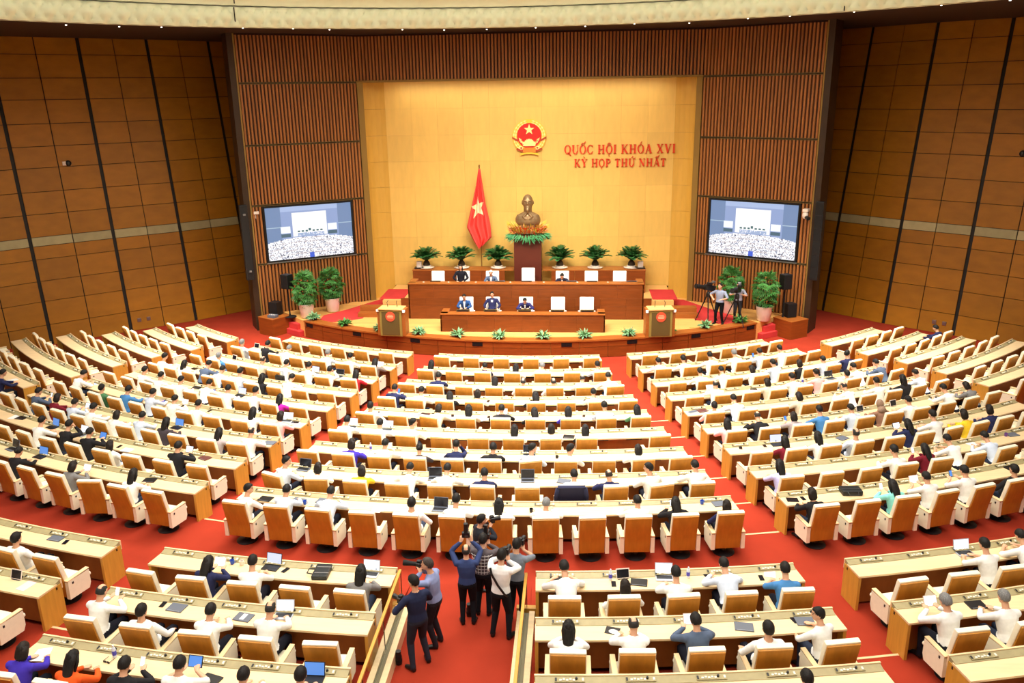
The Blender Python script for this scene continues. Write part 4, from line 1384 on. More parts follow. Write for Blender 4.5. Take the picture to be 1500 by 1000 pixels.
    return {'body': me, 'long': sub('shirt', ['torso', 'uarm', 'farm'], .010, CLOTH), 'short': sub('shirt', ['torso', 'uarm'], .010, CLOTH),
            'trousers': sub('trousers', ['pelvis', 'leg'], .008, TROUS), 'shoes': sub('shoes', ['foot'], .006, SHOE), 'head': Hm}


def hair_mesh(kind):
    mb = MB()
    n, m = 26, 18
    vs = []
    fs = []

    def rr(x, y, z):
        if kind == 'b':
            on = (z < .42) and (z > -.5) and y < .12
            on2 = (z > .38 and y < .5 and abs(x) > .55)
            on = on or on2
            return 1.055 if on else .9
        zmin = float(np.interp(y, [-1, -.3, .1, .75, 1], [-.6, -.45, .02, .55, .7]))
        if z > zmin:
            return 1.11 + .02 * math.sin(9 * x + 7 * y)
        return .88
    for i in range(m + 1):
        t = -pi / 2 + pi * i / m
        for k in range(n):
            q = 2 * pi * k / n
            x, y, z = math.cos(t) * math.cos(q), math.cos(t) * math.sin(q), math.sin(t)
            s = rr(x, y, z)
            w_ = 1.06 if s > 1 else 1.0
            vs.append((HR[0] * s * w_ * x, HR[1] * s * w_ * y - .004, HR[2] * s * z * (.96 if s > 1.06 else 1) + .002))
    for i in range(m):
        for k in range(n):
            k2 = (k + 1) % n
            fs.append((i * n + k, i * n + k2, (i + 1) * n + k2, (i + 1) * n + k))
    mb.add(vs, fs)
    if kind == 'l':
        mb.tube([(0, -.03, .06), (0, -.068, -.05), (0, -.095, -.16), (0, -.105, -.27), (0, -.10, -.35)], [(.085, .07), (.094, .058), (.092, .042), (.078, .032), (.04, .016)], 16, side=Vector((1, 0, 0)))
        for sx in (-1, 1):
            mb.tube([(sx * .06, .01, .05), (sx * .085, -.01, -.06), (sx * .08, -.04, -.2)], [.03, .03, .018], 8)
    if kind == 'w':
        mb.tube([(0, -.02, .05), (0, -.03, -.04), (0, -.038, -.12), (0, -.03, -.155)], [(.092, .085), (.102, .085), (.100, .078), (.08, .055)], 18, side=Vector((1, 0, 0)))
    if kind == 'u':
        mb.ell((0, -.115, .0), (.045, .04, .045), 12, 8)
    if kind == 'n':
        mb.ell((0, -.015, .01), (.098, .105, .138), 16, 12)
        mb.tube([(0, -.03, -.06), (0, -.03, -.15), (0, -.02, -.22)], [(.09, .085), (.12, .11), (.16, .12)], 16, side=Vector((1, 0, 0)))
    me = mb.mesh('hair', [HAIR], True)
    return me


HAIRS = {k: hair_mesh(k) for k in ('s', 'b', 'l', 'w', 'u', 'n')}
HAIRS['g'] = HAIRS['s']
BLACKH = (.012, .010, .009)
HCOL = {'s': BLACKH, 'l': BLACKH, 'w': (.018, .012, .009), 'u': BLACKH, 'b': (.03, .027, .025), 'g': (.20, .20, .20), 'n': s2l(150, 122, 100)}
HWORD = {'s': 'black hair', 'l': 'long dark hair', 'w': 'bobbed hair', 'u': 'hair in bun', 'b': 'balding', 'g': 'grey hair', 'n': 'brown headscarf'}
SH = {'W': ((.86, .86, .84), 'white shirt'), 'L': (s2l(206, 218, 238), 'pale blue shirt'), 'B': (s2l(74, 132, 190), 'blue shirt'), 'D': (s2l(84, 98, 122), 'slate blue shirt'),
      'N': (s2l(38, 42, 78), 'navy jacket'), 'K': (s2l(34, 33, 36), 'black jacket'), 'G': (s2l(66, 58, 64), 'dark grey jacket'), 'R': (s2l(176, 38, 48), 'red blouse'),
      'M': (s2l(118, 26, 42), 'maroon blouse'), 'P': (s2l(248, 178, 176), 'pink shirt'), 'Y': (s2l(238, 200, 50), 'yellow blouse'), 'E': (s2l(74, 120, 82), 'green jacket'),
      'U': (s2l(172, 32, 150), 'magenta blouse'), 'V': (s2l(66, 50, 176), 'violet blue jacket'), 'C': (s2l(206, 192, 168), 'beige shirt'), 'T': (s2l(128, 116, 106), 'taupe dress'),
      'J': (s2l(136, 214, 206), 'mint blouse'), 'A': (s2l(170, 158, 158), 'patterned blouse'), 'O': (s2l(146, 108, 88), 'brown tunic'), 'S': (s2l(124, 122, 122), 'grey jacket'),
      'I': (s2l(196, 196, 244), 'lavender blouse'), 'Q': (s2l(236, 92, 34), 'orange blouse')}
JACKET = 'NKGVES'

POSES = {
    'd': dict(lean=.15, hpitch=18),
    'e': dict(lean=.13, hpitch=26, wrists=((-.20, .48, .79), (.08, .52, .79)), hyaw=8),
    'f': dict(lean=.29, hpitch=34, wrists=((-.18, .56, .79), (.14, .58, .79))),
    't': dict(lean=.11, hpitch=26, wrists=((-.115, .38, .90), (.115, .38, .90)), handdir=((.15, .9, .35), (-.15, .9, .35))),
    'b': dict(lean=-.13, hpitch=6, py=-.0, wrists=((-.27, .22, .665), (.27, .22, .665)), hints=((-1, -1, -.2), (1, -1, -.2)), lean_neck=0),
    'h': dict(lean=.17, hpitch=16, wrists=((-.14, .50, .79), (.075, .335, 1.11)), handdir=(None, (-.25, -.25, 1)), hints=((-1, -.1, -.5), (.6, .6, -1))),
    'r': dict(lean=.09, hpitch=8, hyaw=-52, tyaw=-18, wrists=((-.08, .46, .79), (.26, .36, .70))),
    'l': dict(lean=.09, hpitch=8, hyaw=52, tyaw=18, wrists=((-.26, .36, .70), (.08, .46, .79))),
}
FIG = {k: make_figure(**v) for k, v in POSES.items()}


def put_person(fig, loc, rz, shirt, hair, label, group=None, sleeves='long', trousers=(.02, .021, .03), scale=1.0, haircol=None, tilt=None):
    o = link('person', fig['body'], None, loc, rz)
    o.scale = (scale, scale, scale)
    tag(o, label, 'person', group)
    a = link('shirt', fig[sleeves], o)
    setc(a, shirt, .03)
    a = link('trousers', fig['trousers'], o)
    setc(a, trousers)
    link('shoes', fig['shoes'], o)
    a = link('hair', HAIRS[hair], o)
    a.matrix_local = fig['head']
    setc(a, haircol or HCOL[hair])
    return o


# held tablets and phones
def slate(name, loc, rz, size, tiltx, body, screen, label, cat, group, glow=0):
    t = empty(name, loc, rz)
    tag(t, label, cat, group)
    mtx = Matrix.Rotation(rad(tiltx), 4, 'X')
    MB().cbox((0, 0, 0), (size[0], size[1], .010), .003, mtx).build('case', body, t)
    MB().box((0, 0, .0062), (size[0] * .88, size[1] * .88, .002), mtx).build('screen', screen, t)
    return t


SCR_DARK = mat('dark_screen', s2l(18, 20, 30), .15)
SCR_WHITE = mat('white_page_screen', s2l(200, 210, 225), .3, emit=((.85, .92, 1), .75))
SCR_BLUE = mat('blue_screen', s2l(40, 90, 170), .3, emit=((.16, .36, .85), .6))
SCR_PIC = mat('pale_desktop_screen', s2l(160, 170, 210), .3, emit=((.62, .70, .95), .6))
rp = random.Random(21)
ORD = NUM
for (b, i, j, c, h, po, dr, da) in PEOPLE:
    a = slot_angle(b, i, j)
    R = RD(b, i) + 1.0
    pose = po
    if po == 'd':
        pose = 'b' if dr > 1.1 else ('f' if dr < .55 else rp.choice('dde'))
    dy = max(-.06, min(.16, (.80 - dr) * .6)) if pose != 'b' else 0
    p = pol(R - dy, a + math.degrees(max(-.12, min(.12, da)) / R) * .7, ZZ(i))
    col, word = SH[c]
    sl = 'long' if c in JACKET or c in 'LDTO' or rp.random() < .55 else 'short'
    sc_ = rp.uniform(1.0, 1.06) if h in 'sbg' else rp.uniform(.96, 1.01)
    act = {'t': ', reading', 'h': ', hand raised', 'r': ', turned right', 'l': ', turned left'}.get(po, '')
    lab = 'person in %s, %s%s, %s seat%%s, %s, %s' % (word, HWORD[h], act, NUM[j], rowname(b, i), BNAME[b])
    lab = lab % (' from left' if len(lab.split()) <= 14 else '')
    put_person(FIG[pose], p, rad(a + rp.uniform(-6, 6)), col, h, lab, 'delegates seated at the desks', sl, (.012, .013, .022) if rp.random() < .8 else (.03, .04, .07), sc_)
    if po == 't':
        q = p + Matrix.Rotation(rad(a), 3, 'Z') @ Vector((0, .53, .965 * sc_))
        ph = rp.random() < .3
        k = rp.randrange(3)
        slate('phone' if ph else 'tablet', q, rad(a), (.08, .15) if ph else (.24, .18), 62, DARK if k else POTW, (SCR_WHITE, SCR_BLUE, SCR_WHITE)[k],
              '%s held up by person in %s, %s seat, %s, %s' % ('phone' if ph else 'tablet', word, NUM[j], rowname(b, i), BNAME[b]), 'phone' if ph else 'tablet', 'handheld screens')

# ================================================================ THINGS ON THE DESKS
PAPERW = mat('white_paper', (.85, .85, .83), .7)
PAPERB = mat('blue_paper', s2l(176, 200, 236), .7)
PAPERP = mat('pink_paper', s2l(244, 200, 202), .7)
GREYC = mat('dark_grey_cover', s2l(98, 104, 116), .5)
GREENC = mat('pale_green_cover', s2l(196, 224, 206), .6)
BROWNC = mat('brown_cover', s2l(96, 54, 48), .5)
BLUEC = mat('blue_cover', s2l(46, 84, 186), .5)
PURP = mat('purple_plastic', s2l(110, 72, 150), .4)
WATER = mat('blue_bottle_label', s2l(70, 70, 190), .35)
CLEARP = mat('clear_bottle_plastic', s2l(214, 224, 240), .12)
BLACKL = mat('black_leather', s2l(26, 30, 32), .4)
SILVER = mat('silver_laptop', s2l(176, 182, 192), .35, .3)
ITEM_WORD = {'paper': 'white paper sheet', 'paper_blue': 'pale blue paper', 'paper_pink': 'pink paper sheet', 'paper_text': 'printed sheet with blue text lines', 'phone': 'black phone lying flat',
             'tablet': 'flat black tablet', 'tablet_white': 'white framed tablet lying flat', 'tablet_stand': 'tablet propped upright', 'laptop': 'open laptop with dark screen',
             'laptop_on': 'open laptop with lit screen', 'laptop_white': 'open laptop with white screen', 'laptop_blue': 'open laptop with blue screen', 'folder_blue': 'blue folder',
             'folder_black': 'flat black folder', 'folder_green': 'pale green folder', 'folder_brown': 'dark brown folder', 'folder_gray': 'closed dark grey laptop', 'folder_paper': 'dark folder with a white slip',
             'mouse': 'black mouse', 'keyboard': 'grey flat keyboard', 'bottle': 'small water bottle with blue label', 'cup': 'white cup', 'cup_blue': 'blue cup', 'cup_black': 'black cup',
             'cup_navy': 'navy blue cup', 'cup_purple': 'purple cup', 'briefcase': 'black leather briefcase', 'handbag': 'black handbag with handles', 'glasses': 'dark sunglasses',
             'photo': 'black and white print', 'paper_phone': 'white papers with two phones on'}
ITEM_CAT = {'paper': 'paper', 'tablet': 'tablet', 'laptop': 'laptop', 'folder': 'folder', 'cup': 'cup'}
IM = {}


def flat(w, d, h, m, b=.004):
    return [('body', MB().cbox((0, 0, h / 2), (w, d, h), min(b, h * .45)), m)]


def laptop(scr, body=GREYC):
    T = Matrix.Translation((0, .105, .012)) @ Matrix.Rotation(rad(-16), 4, 'X')
    return [('base', MB().cbox((0, 0, .009), (.33, .22, .018), .004), body),
            ('keyboard', MB().box((0, .01, .019), (.29, .11, .003)), DARK),
            ('lid', MB().cbox((0, 0, .115), (.33, .010, .225), .004, T), body),
            ('screen', MB().box((0, -.0062, .118), (.305, .002, .195), T), scr)]


def item_parts(t):
    if t == 'paper':
        return [('body', MB().box((0, 0, .002), (.21, .297, .004)).box((.05, .02, .005), (.21, .29, .003), Matrix.Rotation(.25, 4, 'Z')), PAPERW)]
    if t == 'paper_blue':
        return [('body', MB().box((0, 0, .002), (.3, .22, .004)), PAPERB)]
    if t == 'paper_pink':
        return [('body', MB().box((0, 0, .002), (.21, .297, .004)), PAPERP)]
    if t == 'paper_text':
        m_ = MB()
        for k in range(6):
            m_.box((0, -.1 + .04 * k, .005), (.24 - .03 * (k % 3), .012, .002))
        return [('body', MB().box((0, 0, .002), (.36, .27, .004)), PAPERW), ('print', m_, BLUEC)]
    if t == 'paper_phone':
        return [('body', MB().box((0, 0, .003), (.42, .26, .006)), PAPERW), ('phone_pair', MB().cbox((-.08, 0, .011), (.075, .16, .009), .003).cbox((.1, .02, .011), (.07, .15, .009), .003), DARK)]
    if t == 'phone':
        return flat(.085, .17, .012, DARK) + [('screen', MB().box((0, 0, .0125), (.075, .155, .001)), SCR_DARK)]
    if t == 'tablet':
        return flat(.26, .20, .010, DARK) + [('screen', MB().box((0, 0, .0105), (.235, .175, .001)), SCR_DARK)]
    if t == 'tablet_white':
        return flat(.28, .22, .010, POTW) + [('screen', MB().box((0, 0, .0105), (.23, .17, .001)), SCR_DARK)]
    if t == 'tablet_stand':
        T = Matrix.Translation((0, .02, .0)) @ Matrix.Rotation(rad(-20), 4, 'X')
        return [('case', MB().cbox((0, 0, .10), (.26, .010, .19), .004, T), POTW), ('screen', MB().box((0, -.0062, .10), (.225, .002, .155), T), SCR_DARK),
                ('stand', MB().hexa([(-.1, .0, 0), (.1, 0, 0), (.1, .12, 0), (-.1, .12, 0), (-.1, .04, .01), (.1, .04, .01), (.1, .06, .11), (-.1, .06, .11)]), DARK)]
    if t == 'laptop':
        return laptop(SCR_DARK, GREYC)
    if t == 'laptop_on':
        return laptop(SCR_PIC, DARK)
    if t == 'laptop_white':
        return laptop(SCR_WHITE, SILVER)
    if t == 'laptop_blue':
        return laptop(SCR_BLUE, DARK)
    if t.startswith('folder'):
        m = {'folder_blue': BLUEC, 'folder_black': DARK, 'folder_green': GREENC, 'folder_brown': BROWNC, 'folder_gray': GREYC, 'folder_paper': GREYC}[t]
        r = flat(.31, .225, .02, m)
        if t == 'folder_paper':
            r.append(('slip', MB().box((0, 0, .0205), (.08, .16, .001)), PAPERW))
        else:
            r.append(('edge', MB().box((0, -.1, .0205), (.25, .006, .001)), SILVER))
        return r
    if t == 'mouse':
        return [('body', MB().ell((0, 0, .012), (.032, .055, .02), 12, 6), DARK)]
    if t == 'keyboard':
        m_ = MB()
        for r in range(4):
            m_.box((0, -.05 + .034 * r, .014), (.36, .026, .004))
        return flat(.40, .16, .012, SILVER) + [('keys', m_, GREYC)]
    if t == 'bottle':
        return [('body', MB().lathe([(.03, 0), (.033, .01), (.033, .14), (.026, .17), (.013, .19), (.013, .20)], 14), CLEARP), ('label', MB().lathe([(.0335, .045), (.0345, .05), (.0345, .12), (.0335, .125)], 14), WATER),
                ('cap', MB().lathe([(.015, .2), (.015, .222)], 10), CLEARP)]
    if t.startswith('cup'):
        m = {'cup': POTW, 'cup_blue': BLUEC, 'cup_black': DARK, 'cup_navy': BLUEC, 'cup_purple': PURP}[t]
        return [('body', MB().lathe([(.030, 0), (.036, .005), (.044, .09), (.038, .09), (.032, .02)], 14), m), ('handle', MB().tube([(.04, 0, .07), (.065, 0, .065), (.065, 0, .03), (.036, 0, .025)], .006, 6), m)]
    if t == 'briefcase':
        return [('body', MB().cbox((0, 0, .045), (.30, .44, .09), .02), BLACKL), ('handle', MB().tube([(-.15, -.09, .05), (-.27, -.07, .06), (-.27, .07, .06), (-.15, .09, .05)], .012, 8), BLACKL),
                ('strap', MB().box((.02, -.1, .092), (.27, .02, .004)).box((.02, .1, .092), (.27, .02, .004)), METAL)]
    if t == 'handbag':
        return [('body', MB().cbox((0, 0, .06), (.46, .30, .12), .03), BLACKL), ('handle', MB().tube([(-.12, -.14, .1), (-.10, -.24, .07), (.10, -.24, .07), (.12, -.14, .1)], .011, 8), BLACKL),
                ('zip', MB().box((0, .0, .122), (.4, .012, .004)), METAL)]
    if t == 'glasses':
        return [('frame', MB().cbox((-.035, 0, .012), (.055, .012, .04), .004).cbox((.035, 0, .012), (.055, .012, .04), .004).box((0, 0, .02), (.03, .006, .006)).box((-.065, .06, .02), (.005, .12, .006)).box((.065, .06, .02), (.005, .12, .006)), DARK)]
    if t == 'photo':
        return [('sheet', MB().box((0, 0, .002), (.24, .20, .004)), DARK), ('image', MB().ell((.02, -.02, .0042), (.08, .06, .0006), 12, 4), PAPERW)]
    raise KeyError(t)


def put_item(t, loc, rz, label, group):
    if t not in IM:
        IM[t] = [(n, m_.mesh(n, [mm])) for n, m_, mm in item_parts(t)]
    P_ = IM[t]
    base = t.split('_')[0]
    nm = {'paper': 'paper_sheet', 'folder': 'closed_laptop' if t == 'folder_gray' else 'folder', 'cup': 'cup', 'bottle': 'water_bottle', 'photo': 'photo_print', 'glasses': 'sunglasses'}.get(base, base)
    if len(P_) == 1:
        o = link(nm, P_[0][1], None, loc, rz)
    else:
        o = empty(nm, loc, rz)
        for n, me in P_:
            link(n, me, o)
    tag(o, label, {'paper': 'paper', 'closed_laptop': 'laptop', 'water_bottle': 'bottle', 'photo_print': 'print'}.get(nm, nm.split('_')[0] if nm != 'paper_sheet' else 'paper'), group)
    return o


ri = random.Random(4)
seen = set()
for (t, b, i, a, dr) in ITEMS:
    a0, a1, n = BL[(b, i)]
    j = int(max(0, min(n - 1, (a - a0) / (a1 - a0) * n)))
    lab = '%s by the %s seat, %s, %s' % (ITEM_WORD[t], NUM[j], rowname(b, i), BNAME[b])
    if lab in seen:
        lab = 'another ' + lab
    seen.add(lab)
    if t.startswith('laptop'):
        dr = min(dr, .36)
    put_item(t, pol(RD(b, i) + dr, a, ZZ(i) + .743), rad(a) + ri.uniform(-.35, .35) * (.3 if t.startswith('laptop') or t == 'tablet_stand' else 1), lab, 'things left on the desks')
# the black bag and the jacket hung on chairs
p = pol(RD('L', 3) + 1.42, slot_angle('L', 3, 4) + .7, ZZ(3) + .78)
o = empty('shoulder_bag', p, rad(-20))
tag(o, 'black leather bag hanging over a chair back, third row, left block', 'bag')
MB().cbox((0, 0, .06), (.34, .12, .36), .03).build('body', BLACKL, o)
MB().tube([(-.14, .0, .2), (-.10, .06, .36), (.10, .06, .36), (.14, 0, .2)], .012, 8).build('strap', BLACKL, o)
a = slot_angle('C', 8, 7)
p = pol(RD('C', 8) + 1.0, a, ZZ(8))
o = empty('hung_jacket', p, rad(a))
tag(o, 'navy suit jacket draped over the chair back, eighth row, centre block', 'jacket')
prof = [(-.285, .52), (-.31, .62), (-.355, .80), (-.415, 1.10), (-.43, 1.15)]
JK = mat('navy_jacket_cloth', s2l(36, 38, 66), .85)
link('back', sweep_rect(prof, .028, .66, 'back', [JK], .012), o)
link('collar', sweep_rect([(-.43, 1.13), (-.40, 1.165), (-.33, 1.168)], .02, .62, 'collar', [JK], .008), o)
for sx in (-1, 1):
    MB().tube([(sx * .31, -.40, 1.12), (sx * .345, -.36, .9), (sx * .34, -.33, .62)], [.05, .055, .045], 10).build('sleeve', JK, o, True)

# ================================================================ THE STAGE
def desk_box(mb, x0, x1, y0, y1, z0, z1):
    return mb.box(((x0 + x1) / 2, (y0 + y1) / 2, (z0 + z1) / 2), (x1 - x0, y1 - y0, z1 - z0))


def presidium_desk(name, label, hw, yf, depth, z0, z1, cols, rows, base=None):
    root = empty(name, (X0, yf, z0))
    tag(root, label, 'desk')

    def B(*a):
        m_ = MB()
        x0, x1, y0, y1, za, zb = a
        m_.cbox(((x0 + x1) / 2, (y0 + y1) / 2 - yf, (za + zb) / 2 - z0), (x1 - x0, y1 - y0, zb - za), .008)
        return m_
    # front facing of separate veneer panels
    zt = z1 - .04
    hs = [z0] + [z0 + (zt - z0) * f for f in rows]
    for k in range(len(hs) - 1):
        h_ = hw if (base is None or hs[k] > base[1] - .05) else base[0]
        n = cols + (0 if h_ == hw else 1)
        for c in range(n):
            a = -h_ + 2 * h_ * c / n
            b_ = -h_ + 2 * h_ * (c + 1) / n
            o = B(a + .0005, b_ - .0005, yf, yf + .05, hs[k] + .0005, hs[k + 1] - .0005).build('front_panel', DESKR, root)
            setc(o, s2l(118, 58, 20), .10)
    B(-hw, hw, yf - .03, yf + .34, z1 - .045, z1).build('top_ledge', DESKT, root)
    B(-hw + .05, hw - .05, yf + .3, yf + depth, z1 - .16, z1 - .12).build('writing_top', DESKT, root)
    for sx in (-1, 1):
        h_ = hw
        B(min(sx * h_, sx * (h_ - .06)), max(sx * h_, sx * (h_ - .06)), yf, yf + depth, z0, z1 - .045).build('end_panel', DESKT, root)
        B(min(sx * h_, sx * (h_ - .3)), max(sx * h_, sx * (h_ - .3)), yf + .1, yf + depth, z1 - .05, z1 - .0).build('end_top', DESKT, root)
    return root


presidium_desk('upper_presidium_desk', 'long upper mahogany desk of the presidium, with a row of white chairs behind', 5.09, 34.70, 1.0, .74, 2.32, 9, (.38, .60, .86, 1.0), base=(5.43, 1.70))
presidium_desk('lower_presidium_desk', 'lower mahogany desk in the middle of the stage, in front of the upper desk', 3.385, 32.67, .9, .74, 1.505, 6, (.72, 1.0))
# flower-box wall behind the upper desk
root = empty('planter_bench', (X0, 37.3, 1.29))
tag(root, 'mahogany planter bench along the gold wall carrying six cycads', 'bench')
for k in range(10):
    if k in (4, 5):
        continue
    a = -5.36 + 1.072 * k
    o = MB().cbox((a + .536, .02, .53), (1.066, .05, 1.05), .006).build('front_panel', DESKR, root)
    setc(o, s2l(124, 60, 22), .1)
for sx in (-1, 1):
    MB().cbox((sx * 3.02, .42, 1.06), (4.72, .86, .05), .008).build('bench_top', DESKT, root)
    MB().cbox((sx * 5.33, .42, .52), (.05, .84, 1.04), .006).build('end_panel', DESKT, root)
# pedestal
root = empty('pedestal', (-.05, 37.45, 1.29))
tag(root, 'tall plum-brown pedestal under the bronze bust', 'pedestal')
MB().cbox((0, 0, 1.31), (1.24, .9, 2.62), .01).build('shaft', PED, root)
MB().cbox((0, 0, 2.64), (1.32, .98, .06), .01).build('cap', PED, root)
MB().cbox((0, 0, .06), (1.36, 1.0, .12), .01).build('plinth', PED, root)

# bust
mb = MB()
mb.tube([(0, 0, 0), (0, 0, .12), (0, 0, .27), (0, .0, .42), (0, .01, .51), (0, .01, .57)], [(.52, .26), (.57, .29), (.57, .28), (.50, .25), (.32, .20), (.17, .17)], 24, side=Vector((1, 0, 0)))
mb.tube([(0, .0, .46), (0, .01, .60), (0, .03, .78)], [.21, .19, .19], 16)
Hb = Matrix.Translation((0, .03, 1.0)) @ Matrix.Diagonal((3.1, 2.9, 3.0, 1))
mb.ell((0, 0, 0), HR, 24, 16, Hb)
mb.ell((0, .028, -.066), (.054, .064, .056), 16, 8, Hb)
mb.tube([Hb @ Vector((0, .088, .022)), Hb @ Vector((0, .112, -.014)), Hb @ Vector((0, .108, -.028))], [.022, .034, .036], 8)
mb.tube([Hb @ Vector((0, .080, -.08)), Hb @ Vector((0, .098, -.115)), Hb @ Vector((0, .095, -.165))], [.10, .085, .02], 10)
for sx in (-1, 1):
    mb.ell((sx * .079, -.005, -.008), (.012, .026, .034), 8, 6, Hb)
    mb.ell((sx * .034, .088, .032), (.024, .012, .007), 8, 6, Hb)
    mb.tube([Hb @ Vector((sx * .004, .100, -.050)), Hb @ Vector((sx * .03, .090, -.058))], [.02, .008], 6)
    mb.ell((sx * .035, .072, -.018), (.018, .018, .014), 8, 6, Hb)
    mb.tube([(sx * .06, .23, .50), (sx * .20, .24, .36), (sx * .10, .285, .26)], [.04, .05, .02], 8)
me0 = mb.mesh('src', [BRONZE])
o = bpy.data.objects.new('src', me0)
COL.objects.link(o)
md = o.modifiers.new('r', 'REMESH')
md.mode = 'VOXEL'
md.voxel_size = .022
dg = bpy.context.evaluated_depsgraph_get()
me = bpy.data.meshes.new_from_object(o.evaluated_get(dg))
bpy.data.objects.remove(o)
me.materials.clear()
me.materials.append(BRONZE)
me.polygons.foreach_set('use_smooth', [True] * len(me.polygons))
o = link('bronze_bust', me, None, (-.05, 37.55, 4.44), pi)
tag(o, 'bronze bust of a bearded man on the tall pedestal before the gold wall', 'bust')
MB().cbox((0, 0, -.20), (.62, .40, .46), .01).build('base', BRONZE, o)

# flower arrangement round the bust
root = empty('flower_arrangement', (-.05, 37.35, 3.98))
tag(root, 'orange and yellow flower garland with green leaf skirt on the pedestal top', 'flowers')
rf = random.Random(8)


def petals(n, zlo, zhi, rin, rout, length, up, m, name, wid):
    m_ = MB()
    for k in range(n):
        a = rf.uniform(0, 2 * pi)
        f = rf.random() ** .5
        rx, ry = .52 + .55 * f * rout, .35 + .32 * f * rout
        base = Vector((rx * .78 * math.cos(a), ry * .8 * math.sin(a), rf.uniform(zlo, zhi)))
        d = Vector((math.cos(a) * rf.uniform(.4, 1.2), math.sin(a) * rf.uniform(.4, 1.2), up + rf.uniform(-.4, .5))).normalized()
        s_ = d.cross(Vector((0, 0, 1))).normalized() * wid
        L = length * rf.uniform(.6, 1.2)
        n_ = d.cross(s_).normalized() * wid * .35
        b = base
        t = base + d * L
        mid = base + d * L * .5
        m_.add([b, mid + s_ + n_, t, mid - s_ + n_, mid - n_], [(0, 1, 2), (0, 2, 3), (0, 4, 1), (1, 4, 2), (2, 4, 3), (3, 4, 0)])
    o = m_.build(name, m, root)
    o['kind'] = 'stuff'


FL_O = mat('orange_petal', s2l(232, 112, 40), .6)
FL_Y = mat('yellow_green_petal', s2l(216, 196, 70), .6)
FL_P = mat('pale_peach_petal', s2l(246, 186, 130), .6)
petals(420, -.05, .10, .8, 1.0, .36, -.55, mat('mint_leaf', s2l(74, 150, 96), .5), 'green_skirt', .035)
petals(520, .08, .36, .6, .8, .20, .5, FL_O, 'orange_flowers', .03)
petals(240, .10, .40, .6, .9, .22, .6, FL_P, 'peach_flowers', .03)
petals(260, .12, .44, .6, 1.05, .30, .7, FL_Y, 'yellow_sprays', .02)

# emblem
EX, EZ = -.03, 8.22
root = empty('state_emblem', (EX, YG - .03, EZ))
tag(root, 'round red and gold state emblem high on the gold wall', 'emblem')
MT = Matrix(((1, 0, 0, 0), (0, 0, 1, 0), (0, 1, 0, 0), (0, 0, 0, 1)))      # local (x,z) polygon, depth along -y


def disc(rx, rz_, cz=0, n=40, cx=0):
    return [(cx + rx * math.cos(2 * pi * k / n), cz + rz_ * math.sin(2 * pi * k / n)) for k in range(n)]


def star(r, cx=0, cz=0, inner=.40, rot=0):
    out = []
    for k in range(10):
        a = pi / 2 + k * pi / 5 + rot
        q = r if k % 2 == 0 else r * inner
        out.append((cx + q * math.cos(a), cz + q * math.sin(a)))
    return out


MB().prism(disc(.77, .77, .02), -.06, 0, MT).build('gold_ring', YEL, root, fix=True)
MB().prism(disc(.56, .56, .06), -.085, -.05, MT).build('red_field', RED, root, fix=True)
MB().prism(star(.25, 0, .33), -.11, -.08, MT).build('star', YEL2, root, fix=True)
gear = []
for k in range(49):
    a = pi * k / 48
    r = .27 + (.03 if (k // 2) % 2 else 0)
    gear.append((r * math.cos(a), -.40 + .30 / .27 * r * math.sin(a)))
MB().prism(gear, -.115, -.08, MT).build('gear', YEL2, root, fix=True)
for sx in (-1, 1):
    m_ = MB()
    for k in range(15):
        a = rad(-112 + k * 13.2)
        r = .665
        c = Vector((sx * r * math.cos(a), r * math.sin(a) + .02))
        t = Vector((-sx * math.sin(a), math.cos(a)))
        nn_ = Vector((t.y, -t.x))
        for s_ in (-1, 1):
            q = c + nn_ * s_ * .045
            m_.prism([(q.x - t.x * .08, q.y - t.y * .08), (q.x + nn_.x * .035, q.y + nn_.y * .035), (q.x + t.x * .10, q.y + t.y * .10), (q.x - nn_.x * .035, q.y - nn_.y * .035)], -.085, -.05, MT)
    o = m_.build('rice_ears', YEL2, root, fix=True)
    m_ = MB()
    for k in range(6):
        a = rad(198 + k * 17)
        c = Vector((sx * -1 * (.40 * math.cos(a)), -.12 + .30 * math.sin(a) + .06))
        m_.prism([(c.x - .05, c.y - .04), (c.x + .06 * sx, c.y - .02), (c.x + sx * .10, c.y + .13), (c.x - .03 * sx, c.y + .05)], -.105, -.08, MT)
    m_.build('inner_rice_ears', YEL2, root, fix=True)
    MB().prism([(sx * .78, .03), (sx * .78, -.06), (sx * .52, -.20), (sx * .50, -.12)], -.11, -.08, MT).build('ribbon_band', MAROON, root, fix=True)
    MB().prism([(sx * .56, -.48), (sx * .60, -.56), (sx * .30, -.68), (sx * .26, -.58)], -.11, -.07, MT).build('ribbon_fold', MAROON, root, fix=True)
    MB().prism(disc(.085, .075, -.48, 14, sx * .37), -.12, -.08, MT).build('ribbon_curl', YEL2, root, fix=True)
    MB().prism(disc(.05, .042, -.48, 12, sx * .37), -.125, -.11, MT).build('curl_centre', MAROON, root, fix=True)
MB().prism([(-.30, -.50), (-.15, -.47), (.15, -.47), (.30, -.50), (.28, -.70), (.12, -.67), (-.12, -.67), (-.28, -.70)], -.13, -.07, MT).build('ribbon', mat('amber_ribbon', s2l(226, 130, 40), .45), root, fix=True)
MB().prism([(-.40, -.72), (-.15, -.68), (.15, -.68), (.40, -.72), (.42, -.82), (.14, -.755), (-.14, -.755), (-.42, -.82)], -.11, -.06, MT).build('lower_band', YEL, root, fix=True)

# lettering, built from strokes with serifs
GL = {}


def stroke(x0, y0, x1, y1, w):
    d = Vector((x1 - x0, y1 - y0)).normalized()
    n_ = Vector((-d.y, d.x)) * w / 2
    return [(x0 + n_.x, y0 + n_.y), (x0 - n_.x, y0 - n_.y), (x1 - n_.x, y1 - n_.y), (x1 + n_.x, y1 + n_.y)]


